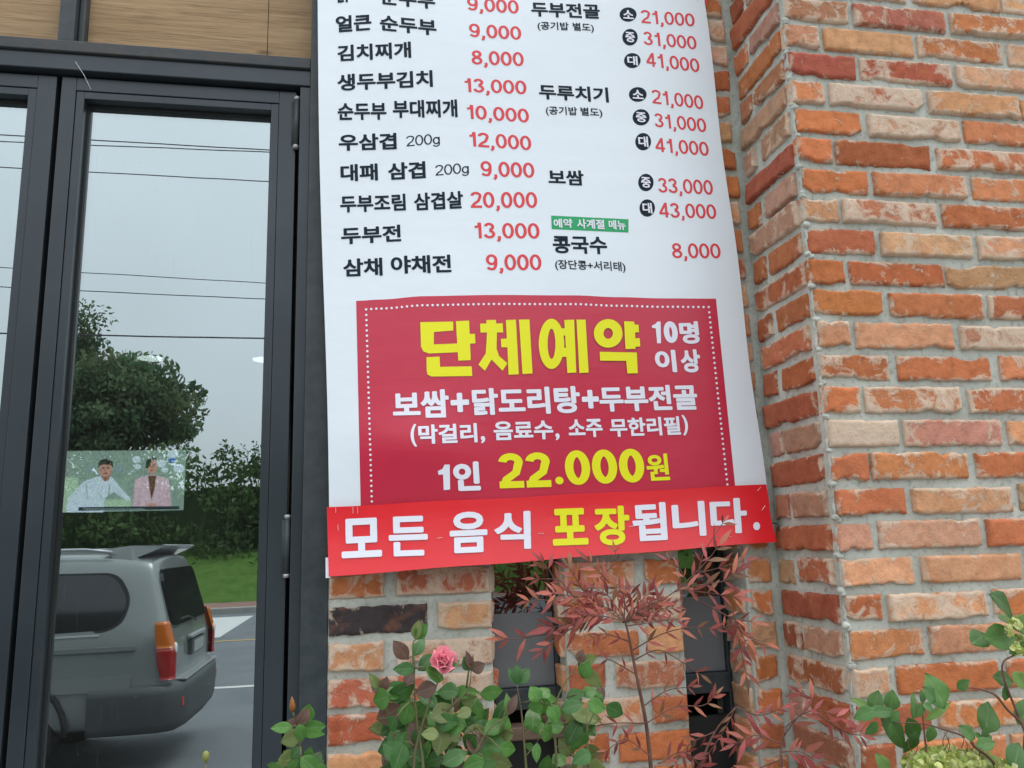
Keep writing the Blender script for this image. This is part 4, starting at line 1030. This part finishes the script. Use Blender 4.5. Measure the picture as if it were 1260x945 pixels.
for fx, fy, q in ((440, 235, 1.0), (800, 215, .85)):
    for sx in (-1, 1):
        oval("pictured_eye", z0(fx+sx*19*q, fy-6*q), (1.5*q, .7*q), T_HR, .0042); flat("pictured_brow", [z0(fx+sx*19*q+a_, fy+b_) for a_, b_ in ((-12*q, -18*q), (12*q, -18*q), (12*q, -13*q), (-12*q, -13*q))], T_HR, .0041)
    flat("pictured_nose", [z0(fx+a_*q, fy+b_*q) for a_, b_ in ((-3, -2), (3, -2), (7, 18), (-7, 18))], T_SH, .0040)
    oval("pictured_mouth", z0(fx, fy+32*q), (2.6*q, .9*q), T_BR, .0042)
flat("pictured_neck", [z0(*p) for p in ((405, 270), (475, 270), (470, 310), (440, 335), (412, 310))], T_SH, .0032)
for q_ in ((285, 350, 300, 470), (470, 350, 455, 470), (380, 420, 420, 470)):
    flat("pictured_fold", [z0(q_[0], q_[1]), z0(q_[0]+9, q_[1]), z0(q_[2]+6, q_[3]), z0(q_[2], q_[3])], T_GY, .0034)
for q_ in ((765, 290, 790, 480), (838, 290, 797, 480), (700, 380, 690, 520), (915, 380, 925, 520)):
    flat("pictured_fold", [z0(q_[0], q_[1]), z0(q_[0]+7, q_[1]), z0(q_[2]+5, q_[3]), z0(q_[2], q_[3])], T_MV, .0037)
oval("pictured_hands", z0(800, 512), (40/6.3, 16/6.3), T_SK, .0038)
flat("caption_bar", [z0(*p) for p in ((230, 530), (1010, 520), (1010, 545), (230, 558))], T_DK, .0044)
for i in range(22):
    x = 270+i*22; flat("caption_text", [z0(*p) for p in ((x, 538), (x+13, 537.5), (x+13, 550), (x, 550.5))], T_GY, .0048)

# ================================================================ PLANTS
def leaf_material(name, rough=.42, trans=.28):
    m = mat(name, (.1, .2, .05, 1), rough, 0, .45)
    a = N(m, 'ShaderNodeAttribute', attribute_name='tint'); n = tex(m, 90, 4, .6)
    e = N(m, 'ShaderNodeAttribute', attribute_name='edge')
    c = mixc(m, .4, a.outputs['Color'], ramp(m, n, [(.3, (.62, .66, .6, 1)), (.7, (1.3, 1.25, 1.2, 1))]), 'MULTIPLY')
    vein = ramp(m, e.outputs['Fac'], [(.80, 0.0), (.98, .30)])
    c = mixc(m, vein, c, mixc(m, .5, a.outputs['Color'], (.45, .5, .3, 1)))
    L(m, c, bsdf(m).inputs['Base Color']); bump(m, tex(m, 160, 3), .25, .001)
    t = m.node_tree; out = [x for x in t.nodes if x.type == 'OUTPUT_MATERIAL'][0]
    tl = N(m, 'ShaderNodeBsdfTranslucent'); L(m, c, tl.inputs[0]); mx = N(m, 'ShaderNodeMixShader'); mx.inputs[0].default_value = trans
    L(m, bsdf(m).outputs[0], mx.inputs[1]); L(m, tl.outputs[0], mx.inputs[2]); L(m, mx.outputs[0], out.inputs[0]); return m
M_LEAF = leaf_material("leaf"); M_RLEAF = leaf_material("red_leaf", .5, .3)
M_STEM = noisy("green_stem", (.10, .13, .05, 1), (.16, .12, .07, 1), 30, .6, .3, .3, .001, 200); M_TWIG = noisy("brown_twig", (.10, .045, .035, 1), (.18, .09, .06, 1), 40, .7, .3, .5, .001, 200)
OV = [(0, .0), (.08, .36), (.22, .78), (.40, 1.0), (.58, .93), (.76, .66), (.90, .30), (1, .0)]
LN = [(0, .0), (.10, .30), (.26, .78), (.42, 1.0), (.60, .82), (.78, .50), (.91, .20), (1, .0)]
def leaf(mb, base, d, nrm, Ln, Wd, col, shape=OV, fold=.22, curl=.18, twist=0.0):
    d = Vector(d).normalized(); nrm = Vector(nrm); nrm = (nrm-d*nrm.dot(d)).normalized(); s = d.cross(nrm)
    rows = []
    for t, wv in shape:
        c = Vector(base)+d*(Ln*t)+nrm*(-curl*Ln*t*t); row = []
        for q in (-1, -.5, 0, .5, 1):
            hgt = fold*abs(q)*Wd*.5*wv - .10*Wd*wv*(q*q)*(1 if abs(q) == 1 else .3) + .03*Wd*sin(t*11+q*3)
            p = c+s*(q*Wd*.5*max(wv, .02))+nrm*hgt
            row.append(mb.vert(p, col, 1.0 if q == 0 else 0.0))
        rows.append(row)
    for r0, r1 in zip(rows, rows[1:]):
        for k in range(4): mb.face((r0[k], r0[k+1], r1[k+1], r1[k]))
def imgdir(px, py, Y, ang, dz=0.0):
    """unit direction on the plane Y for an image angle (degrees, 0 right, 90 up), leaning dz towards the viewer"""
    a = at(px, py, Y); b = at(px+cos(R(ang))*10, py-sin(R(ang))*10, Y); d = (b-a).normalized(); d.y -= dz; return d.normalized()
def scale(Y): return (Y+CAM_D)/F*1.03
def put_leaf(mb, px, py, Y, ang, Lp, Wp, col, rng, shape=OV, tilt=.62, fold=.34, curl=.26):
    """leaf whose centre falls at a measured place"""
    d = imgdir(px, py, Y, ang, rng.uniform(-tilt, tilt)); s_ = scale(Y); Ln, Wd = Lp*s_, Wp*s_
    base = at(px, py, Y)-d*Ln*.5
    nrm = Vector((rng.uniform(-tilt, tilt), -1, rng.uniform(-.1, .75)))
    k = rng.uniform(.82, 1.2); leaf(mb, base, d, nrm, Ln, Wd, (col[0]*k, col[1]*k, col[2]*k, 1), shape, fold, curl*rng.uniform(.2, 1.4))
    return base
def curve(pts, n=6):
    P = [Vector(p) for p in pts]; P = [2*P[0]-P[1]]+P+[2*P[-1]-P[-2]]; out = []
    for i in range(1, len(P)-2):
        for k in range(n):
            t = k/n; a, b, c, d = P[i-1:i+3]
            out.append(.5*((2*b)+(c-a)*t+(2*a-5*b+4*c-d)*t*t+(3*b-a-3*c+d)*t**3))
    out.append(P[-2]); return out
def stem(mb, pts, r0, r1, n=6):
    pts = [Vector(p) for p in pts]
    if len(pts) > 2:
        l0, l1 = (pts[1]-pts[0]).length, (pts[2]-pts[1]).length
        if l0 > 2*l1:
            q_ = pts[1]+(pts[0]-pts[1]).normalized()*l1*.8; c = curve([q_]+pts[1:]); m_ = len(c)
            c = [pts[0], pts[0]*.5+q_*.5]+c; k_ = r0; rr = [r0*1.25, r0*1.1]+[r0+(r1-r0)*i/(m_-1) for i in range(m_)]
            mb.tube(c, rr, n); return
    c = curve(pts); mb.tube(c, [r0+(r1-r0)*i/(len(c)-1) for i in range(len(c))], n)
G1, G2, G3, G4 = (.042, .135, .028), (.075, .21, .036), (.15, .20, .06), (.15, .085, .065)   # deep green, mid green, olive, bronze
BEDZ = -1.58
cR = (400, 680, 3.5)
def rose(label, Y, leaves, stems, fill, seed, base_px, buds=(), bloom=None):
    rng = random.Random(seed+70); b0 = at(*base_px, Y); b0.z = BEDZ
    t = thing("rose_bush", label, "rose bush", b0, "rose bushes in front of the wall")
    ms, ml = MB(), MB(); tips = []
    for pts in stems:
        P = [b0+Vector((rng.uniform(-.03, .03), rng.uniform(-.02, .02), 0))]+[at(x, y, Y+dy) for x, y, dy in pts]
        stem(ms, P, .0028, .0007); tips.append((P[-1], (P[-1]-P[-2]).normalized()))
    for tp, td in tips:
        for k in range(3):
            a_ = rng.uniform(-1.0, 1.0); dd = Vector((td.x*cos(a_)-td.z*sin(a_), rng.uniform(-.4, .2), td.x*sin(a_)+td.z*cos(a_))); kk = rng.uniform(.8, 1.2); g_ = rng.choice([G1, G2, G3, G4])
            leaf(ml, tp, dd, Vector((rng.uniform(-.4, .4), -1, rng.uniform(0, .7))), rng.uniform(.018, .034), rng.uniform(.012, .021), (g_[0]*kk, g_[1]*kk, g_[2]*kk, 1), OV, .4, .2)
    for (x, y, ang, Lp, Wp, c) in leaves:
        p = X(cR, x, y); q = rng.uniform(-.05, .05)
        bs = put_leaf(ml, p[0], p[1], Y+q, ang, Lp/3.5, Wp/3.5, c, rng)
        near = min((Vector(v) for v in ms.v), key=lambda v: (v-bs).length)
        if .004 < (near-bs).length < .12: ms.tube([near, (near+bs)/2+Vector((0, -.004, .004)), bs], [.0012, .0010, .0007], 5)
    for (x0, x1, y0, y1, n) in fill:
        for _ in range(n):
            x, y = rng.uniform(x0, x1), rng.uniform(y0, y1); q = rng.uniform(.0, .12)
            bs = put_leaf(ml, x, y, Y+q, rng.uniform(-60, 240), rng.uniform(24, 40), rng.uniform(17, 27), rng.choice([G1, G1, G1, G2, G2, G3, G4]), rng)
            near = min((Vector(v) for v in ms.v[::3]), key=lambda v: (v-bs).length)
            if (near-bs).length < .09: ms.tube([near, bs], [.0011, .0007], 4)
    ms.build("stem", M_STEM, t, True); ml.build("foliage", M_LEAF, t, True, True)
    for (x, y, ang, ln, c, sx, sy) in buds:
        mb = MB(); p = at(x, y, Y); d = imgdir(x, y, Y, ang); s_ = scale(Y)*ln
        mb.tube([p-d*s_*.5, p-d*s_*.3, p-d*s_*.1, p+d*s_*.15, p+d*s_*.5], [s_*.12, s_*.2, s_*.22, s_*.15, s_*.02], 10, c)
        for k in range(4):
            a = k*pi/2+.5; o_ = Vector((cos(a), sin(a)*.6, 0))*s_*.2; leaf(mb, p-d*s_*.45+o_*.3, d+o_*1.2/s_*.12, o_-d*.01, s_*1.05, s_*.16, (.09, .08, .035, 1), LN, .1, .1)
        b_ = mb.build("rosebud", M_RLEAF, t, True, True)
        mb = MB(); stem(mb, [at(sx, sy, Y+.01), at((sx+x)/2-1, (sy+y)/2, Y), p-d*s_*.45], .0016, .0012); mb.build("bud_stem", M_STEM, b_, True)
    if bloom:
        x, y, rad = bloom; p = at(x, y, Y-.02); s_ = scale(Y)*rad; mb = MB()
        ax = Vector((.12, -.9, .42)).normalized(); u = ax.orthogonal().normalized(); v = ax.cross(u)
        for ringi, (n, ro, op, sz) in enumerate([(5, .55, .95, 1.0), (5, .42, .65, .92), (5, .26, .40, .8), (4, .14, .22, .66), (3, .06, .1, .5)]):
            for k in range(n):
                a = 2*pi*k/n+ringi*.7; o_ = cos(a)*u+sin(a)*v
                d = (o_*op+ax*(1-op*.55)).normalized(); kk = rng.uniform(.85, 1.1)
                nrm = (ax*.8-o_*.75)
                leaf(mb, p+o_*s_*ro*.35-ax*s_*.35, d, nrm, s_*1.0*sz, s_*1.05*sz, (.95*kk, .36*kk+.03*ringi, .46*kk+.03*ringi, 1), [(0, .3), (.12, .6), (.3, .88), (.5, 1), (.68, 1), (.84, .88), (.94, .62), (1, .25)], -.25, -.25)
        M_P = leaf_material("petal", .55, .35); mb.build("rose_bloom", M_P, t, True, True)
    return t
LV1 = [(325, 420, 130, 95, 62, G4), (405, 405, 60, 80, 50, G1), (345, 500, 175, 85, 55, G1), (440, 470, 45, 95, 60, G1), (480, 520, -25, 110, 78, G2), (360, 545, 230, 70, 52, G4), (435, 590, 200, 90, 68, G4), (238, 630, 200, 92, 85, G2), (300, 605, 20, 80, 60, G2),
       (345, 700, 250, 110, 75, G2), (285, 740, 240, 80, 60, G1), (300, 800, 220, 75, 65, G1), (318, 880, 250, 115, 75, G1), (425, 850, 70, 100, 55, G2), (490, 650, 30, 100, 75, G1), (600, 600, 10, 105, 55, G2), (720, 605, 5, 105, 62, G2), (625, 640, -20, 95, 55, G3), (650, 665, -80, 70, 55, G2), (600, 690, 200, 65, 48, G3),
       (500, 800, 255, 125, 85, G3), (455, 780, 170, 70, 50, G3), (555, 790, -30, 70, 50, G3), (520, 730, 10, 95, 70, G1), (690, 760, -10, 105, 75, G1), (715, 810, -15, 135, 90, G2), (790, 845, -10, 90, 60, G2), (600, 740, 200, 90, 65, G1), (620, 820, 240, 95, 70, G1), (400, 710, 220, 60, 48, G1), (400, 790, 250, 60, 55, G1), (560, 880, 30, 110, 75, G1), (470, 890, 200, 90, 60, G1), (700, 890, 10, 120, 80, G2), (640, 910, 200, 95, 70, G2), (785, 735, 60, 52, 50, G2), (740, 735, 100, 45, 38, G2), (760, 765, 270, 35, 30, G2)]
rose("rose bush with one open pink rose, in front of the bricks between door and window", -.36, LV1,
     [[(520, 935, .0), (512, 880, 0), (508, 800, 0), (511, 787, 0)], [(540, 935, .02), (548, 880, .01), (575, 850, 0), (580, 825, 0)], [(490, 940, .02), (480, 890, .01), (470, 850, 0)], [(580, 940, 0), (600, 900, 0), (625, 880, 0)], [(510, 930, 0), (530, 860, -.01), (545, 828, -.02)]],
     [(478, 620, 868, 960, 60), (470, 560, 850, 900, 14)], 11, (535, 1200), [(580.5, 813, 75, 13, (.16, .05, .03, 1), 574, 846)], (546, 812, 15))
LV2 = [(905, 610, 120, 70, 62, G2), (945, 600, 40, 70, 55, G2), (980, 640, 10, 85, 70, G2), (905, 665, 200, 70, 55, G2), (945, 660, -30, 80, 60, G2), (985, 690, -60, 75, 60, G2), (920, 710, 230, 90, 65, G2), (990, 745, 0, 90, 70, G2), (960, 780, -40, 80, 70, G2), (1075, 610, 30, 80, 55, G1), (1120, 505, 80, 75, 62, G2), (1150, 540, -50, 115, 60, G3), (1140, 600, 20, 75, 55, G2),
       (1060, 660, 30, 100, 60, G1), (1120, 690, 30, 70, 55, G2), (1170, 660, -20, 90, 65, G2), (1100, 820, 250, 110, 75, G1), (1110, 880, 200, 95, 65, G1), (910, 860, 260, 75, 40, G2), (1010, 890, 30, 80, 60, G2), (880, 835, 150, 45, 34, G2), (1250, 680, -30, 95, 70, G1), (1190, 600, -60, 60, 40, G4)]
rose("leafy rose bush without flowers, below the strip's yellow lettering, in front of a narrow window", -.34, LV2,
     [[(685, 940, 0), (682, 880, 0), (690, 850, 0), (712, 815, 0)], [(647, 940, 0), (642, 880, 0), (636, 842, 0)], [(725, 940, 0), (722, 900, 0), (735, 870, 0)]],
     [(655, 735, 870, 960, 26)], 12, (690, 1200), [(713, 806, 90, 11, (.12, .09, .04, 1), 713, 822)])
LV3 = [((1040, 840), 200, 68, 55, G3), ((1100, 750), 80, 62, 48, G2), ((1010, 800), 175, 70, 36, G2), ((1122, 800), 5, 80, 46, G2), ((1075, 820), 280, 55, 42, G2), ((1118, 822), -5, 75, 30, G2), ((1058, 890), 230, 45, 40, G1), ((1105, 895), 80, 42, 34, G2), ((1040, 925), 215, 75, 50, G2), ((1110, 935), -40, 80, 55, G2), ((975, 940), 185, 60, 25, G2)]
LV3b = []
for (x, y), ang, Lp, Wp, c in LV3:
    gx, gy = x/2.908, 620+y/2.908; LV3b.append(((gx-400)*3.5, (gy-680)*3.5, ang, Lp*1.2, Wp*1.2, c))
rose("small young rose shoot with an orange-brown bud, in front of the door's edge", -.34, LV3b,
     [[(372, 945, 0), (370, 925, 0), (366, 895, 0)]], [(345, 395, 925, 965, 8)], 13, (375, 1200), [(359.5, 866, 92, 16, (.30, .12, .03, 1), 365, 893)])
sprig = thing("flower_sprig", "single tiny yellow-green bud on a thin stem before the door glass", "flower stem", (at(254, 940, -.3).x, -.3, -1.61))
mb = MB(); p = at(253, 936, -.3); stem(mb, [(p.x+.01, -.3, -1.61), (p.x+.004, -.3, -.9), p], .002, .0012); mb.build("stem", M_STEM, sprig, True)
mb = MB(); mb.tube([p-Z_*.002, p+Z_*.004, p+Z_*.011, p+Z_*.014], [.002, .0055, .005, .002], 10, (.3, .32, .1, 1)); mb.build("bud", M_LEAF, sprig, True, True)

# ---- nandina
RD = [(.34, .08, .065), (.42, .115, .09), (.24, .045, .042), (.45, .15, .09), (.24, .115, .055), (.33, .075, .075)]
rng = random.Random(31)
nb = at(800, 1150, -.24); nb.z = BEDZ
nan = thing("nandina_shrub", "slender heavenly bamboo shrub with narrow dusty red leaves below the red strip", "shrub", nb)
ms, ml = MB(), MB()
def P(x, y, dy=0.0): return at(x, y, -.26+dy)
stem(ms, [nb, P(801, 945), P(795, 890), P(786, 845), P(778, 805), P(772, 775), P(765, 752)], .0042, .0016, 8)
stem(ms, [nb+Vector((.05, 0, 0)), P(862, 945), P(880, 900), P(905, 870)], .0028, .0007)
stem(ms, [nb+Vector((.12, -.06, 0)), P(960, 950, -.1), P(965, 900, -.1), P(985, 880, -.1)], .0028, .0007)
def spray(pts, n, Lp, dy=0.0, cols=RD, start=.2, wr=.21, r0=.0013, spread=42, tip=True, jit=14):
    c = curve([P(x, y, dy+z) for x, y, z in [(q+(0,))[:3] for q in pts]], 8)
    ms.tube(c, [r0+(.0006-r0)*i/(len(c)-1) for i in range(len(c))], 5)
    def dirat(i): return (c[min(i+1, len(c)-1)]-c[max(i-1, 0)]).normalized()
    def lf(p, d, nrm, sc):
        Ln = Lp*scale(-.26+dy)*sc*rng.uniform(.62, 1.1); k = rng.uniform(.75, 1.25); col = rng.choice(cols)
        leaf(ml, p, d, nrm, Ln, Ln*wr*rng.uniform(.85, 1.25), (col[0]*k, col[1]*k, col[2]*k, 1), LN, .3, rng.uniform(0, .35))
    n = int(n*1.35+.5); Lp *= .92
    for j in range(n):
        i = int((start+(1-start)*j/max(1, n-1)*.93)*(len(c)-1)); d = dirat(i)
        side = d.cross(Y_).normalized()
        for s_ in (1, -1):
            a = R(spread+rng.uniform(-jit, jit)); dd = (d*cos(a)+side*s_*sin(a)+Vector((0, rng.uniform(-.5, .25), 0))).normalized()
            lf(c[i], dd, Vector((rng.uniform(-.5, .5), -1, rng.uniform(-.2, .8))), .9)
    if tip: lf(c[-1], dirat(len(c)-1), Vector((rng.uniform(-.3, .3), -1, .4)), 1.05)
SP = [  # (px path, leaflet pairs, leaflet px)
    ([(768, 765), (735, 745), (700, 740), (675, 700), (668, 692)], 4, 28), ([(735, 748), (705, 765), (680, 772)], 4, 34), ([(735, 750), (700, 775), (672, 780), (640, 786), (622, 786)], 3, 34),
    ([(700, 775), (680, 790), (668, 800)], 2, 30), ([(690, 742), (665, 738), (650, 740)], 2, 26), ([(700, 735), (690, 715), (660, 712)], 2, 24),
    ([(768, 762), (750, 735), (735, 725)], 4, 26), ([(768, 760), (768, 735), (760, 722)], 5, 24), ([(770, 762), (790, 738), (800, 728)], 5, 26), ([(770, 764), (800, 750), (830, 748)], 5, 25), ([(768, 764), (740, 758), (715, 758)], 5, 26), ([(772, 770), (805, 765), (835, 762)], 4, 24),
    ([(768, 764), (752, 750), (728, 742)], 5, 24), ([(770, 762), (778, 745), (775, 730)], 4, 22), ([(776, 790), (745, 780), (730, 786)], 3, 22), ([(778, 800), (815, 780), (850, 772), (880, 775)], 4, 26),
    ([(772, 766), (820, 735), (845, 715), (870, 690), (884, 672)], 4, 32), ([(830, 728), (860, 720), (890, 715), (905, 705)], 3, 36), ([(845, 716), (836, 700), (822, 690)], 2, 24), ([(858, 705), (880, 700), (915, 690)], 2, 36), ([(835, 725), (875, 730), (905, 735)], 3, 32),
    ([(860, 702), (866, 680), (885, 650), (890, 643)], 2, 20), ([(700, 742), (735, 715), (757, 690), (756, 676)], 2, 16),
    ([(880, 775), (905, 770), (918, 790)], 3, 30), ([(862, 740), (900, 760), (925, 765)], 3, 30), ([(905, 770), (912, 800), (918, 830)], 3, 32), ([(900, 750), (915, 780), (940, 790)], 2, 34),
    ([(780, 812), (810, 800), (840, 815), (862, 830)], 3, 22), ([(783, 830), (750, 812), (742, 820)], 2, 20), ([(790, 870), (820, 850), (850, 845)], 3, 20), ([(795, 890), (830, 870), (865, 868), (880, 855)], 4, 24),
    ([(905, 870), (890, 900), (870, 930)], 4, 26), ([(880, 900), (850, 915), (830, 940)], 4, 26), ([(905, 870), (935, 880), (960, 872)], 4, 26), ([(800, 930), (770, 910), (745, 925)], 3, 24), ([(795, 890), (755, 890), (720, 895)], 3, 26), ([(810, 940), (840, 925), (865, 945)], 4, 26)]
for k in range(6):
    a_ = rng.uniform(10, 170); r_ = rng.uniform(28, 62); ex, ey = 768+r_*1.25*cos(R(a_)), 764-r_*.75*sin(R(a_))
    SP.append(([(768+rng.uniform(-3, 3), 766), ((768+ex)/2, (766+ey)/2-4), (ex, ey)], rng.choice([3, 4]), rng.uniform(17, 24)))
for k in range(7):
    hx_, hy_ = rng.uniform(850, 900), rng.uniform(715, 775); a_ = rng.uniform(-40, 80); SP.append(([(hx_-150, hy_), (hx_-150-14*cos(R(a_)), hy_-14*sin(R(a_))), (hx_-150-36*cos(R(a_)), hy_-34*sin(R(a_)))], 3, 27))
for i, (pts, n, Lp) in enumerate(SP): spray(pts, n, Lp, rng.uniform(-.04, .04))
PKC = [(.38, .09, .085), (.44, .13, .11), (.30, .06, .06), (.42, .13, .09)]
for pts, n, Lp in [([(965, 905), (985, 880), (1010, 875), (1035, 885)], 4, 34), ([(960, 915), (930, 905), (905, 915)], 4, 34), ([(962, 925), (985, 925), (1010, 940)], 4, 34), ([(960, 935), (935, 945), (915, 955)], 3, 32), ([(985, 880), (1000, 862), (985, 852)], 2, 28), ([(1005, 878), (1040, 900), (1060, 905)], 3, 32), ([(962, 930), (965, 960), (980, 970)], 3, 34)]:
    spray(pts, n, Lp, -.10+rng.uniform(-.03, .03), PKC)
ms.build("stem", M_TWIG, nan, True); ml.build("foliage", M_RLEAF, nan, True, True)

# ---- hydrangea
rng = random.Random(41); HY = -.50
hb = at(1190, 1100, HY); hb.z = BEDZ
hyd = thing("hydrangea", "green-leaved shrub with pale yellow-green floret heads at the foot of the pillar", "shrub", hb)
ms, ml, mfl = MB(), MB(), MB(); cK = (940, 650, 3.203)
def H(x, y, dy=0.0): q = X(cK, x, y); return at(q[0], q[1], HY+dy)
for pts, r in [([(890, 1300), (905, 925), (830, 860), (800, 825), (700, 790), (620, 770), (500, 765)], .003), ([(1000, 1300), (1025, 780), (960, 715), (915, 660), (870, 640), (830, 630), (760, 630)], .0032), ([(1050, 1300), (1060, 900), (940, 570), (985, 500), (1000, 480)], .0032), ([(640, 1300), (640, 880), (628, 760), (625, 690)], .0024), ([(880, 1300), (850, 900), (860, 830)], .0025)]:
    b_ = Vector(hb)+Vector((rng.uniform(-.04, .04), rng.uniform(-.02, .02), 0)); stem(ms, [b_]+[H(x, y) for x, y in pts[1:]], r*.85, .0007)
    tp = H(*pts[-1])
    for k in range(3):
        a_ = rng.uniform(0, 6.28); kk = rng.uniform(.8, 1.2); leaf(ml, tp, Vector((cos(a_), rng.uniform(-.6, .1), sin(a_)*.8)), Vector((rng.uniform(-.3, .3), -1, .5)), rng.uniform(.016, .026), rng.uniform(.010, .016), (.07*kk, .17*kk, .04*kk, 1), OV, .4, .2)
HG1, HG2, HG3 = (.05, .145, .03), (.08, .19, .045), (.13, .25, .05)
for (x, y, ang, Lp, Wp, c) in [(965, 300, -25, 185, 85, HG1), (945, 425, 10, 150, 95, HG2), (855, 430, 25, 120, 75, HG1), (965, 360, -10, 110, 40, HG3), (680, 640, 110, 125, 110, HG2), (655, 655, 130, 70, 70, HG1), (885, 745, 70, 115, 95, HG2), (955, 595, -10, 130, 60, HG2), (1015, 600, -40, 80, 60, HG3), (805, 805, 140, 75, 55, HG2), (875, 850, 20, 70, 50, HG2), (440, 680, 75, 75, 55, HG2), (505, 680, 80, 70, 62, HG2), (385, 690, 150, 85, 32, HG3), (470, 720, 10, 120, 45, HG1), (400, 730, 200, 80, 50, HG1), (520, 800, -50, 180, 75, HG2), (590, 800, -60, 110, 60, HG1), (600, 700, 70, 95, 45, HG2), (690, 720, 40, 120, 30, HG3), (660, 810, 250, 60, 40, HG2), (955, 650, 90, 55, 35, HG1), (430, 790, 230, 60, 40, HG1), (585, 850, 260, 90, 50, HG1), (1000, 900, 60, 120, 90, HG1), (1040, 720, 60, 120, 80, HG2), (1040, 380, 20, 110, 70, HG3), (470, 925, 120, 70, 45, HG3), (900, 920, 20, 90, 60, HG3)]:
    q = X(cK, x, y); put_leaf(ml, q[0], q[1], HY+rng.uniform(-.04, .04), ang, Lp/2.75, Wp/2.75, c, rng, OV, .32)
for (cx_, cy_, rx, ry, n) in [(700, 930, 150, 65, 230), (830, 925, 60, 50, 60), (960, 960, 60, 50, 60), (990, 395, 45, 45, 26), (1000, 470, 30, 30, 14), (620, 940, 60, 60, 60)]:
    for _ in range(n):
        a = rng.uniform(0, 6.28); q_ = sqrt(rng.random()); x, y = cx_+rx*q_*cos(a), cy_+ry*q_*sin(a); p = X(cK, x, y); Yv = HY-.03+.07*q_*q_+rng.uniform(-.015, .015)
        c = rng.choice([(.42, .48, .12), (.5, .55, .2), (.36, .45, .1), (.55, .56, .3), (.28, .38, .08)])
        for k in range(3): put_leaf(mfl, p[0]+rng.uniform(-2, 2), p[1]+rng.uniform(-2, 2), Yv, rng.uniform(0, 360), rng.uniform(7, 12), rng.uniform(5, 8), c, rng, OV, .7)
for a_ in range(10):
    q0 = (rng.uniform(580, 820), rng.uniform(860, 930)); stem(ms, [H(*q0), H(q0[0]+rng.uniform(-15, 15), q0[1]-30), H(q0[0]+rng.uniform(-25, 25), q0[1]-70)], .0007, .0004, 4)
ms.build("stem", M_TWIG, hyd, True); ml.build("foliage", M_LEAF, hyd, True, True); mfl.build("floret_head", M_LEAF, hyd, True, True)
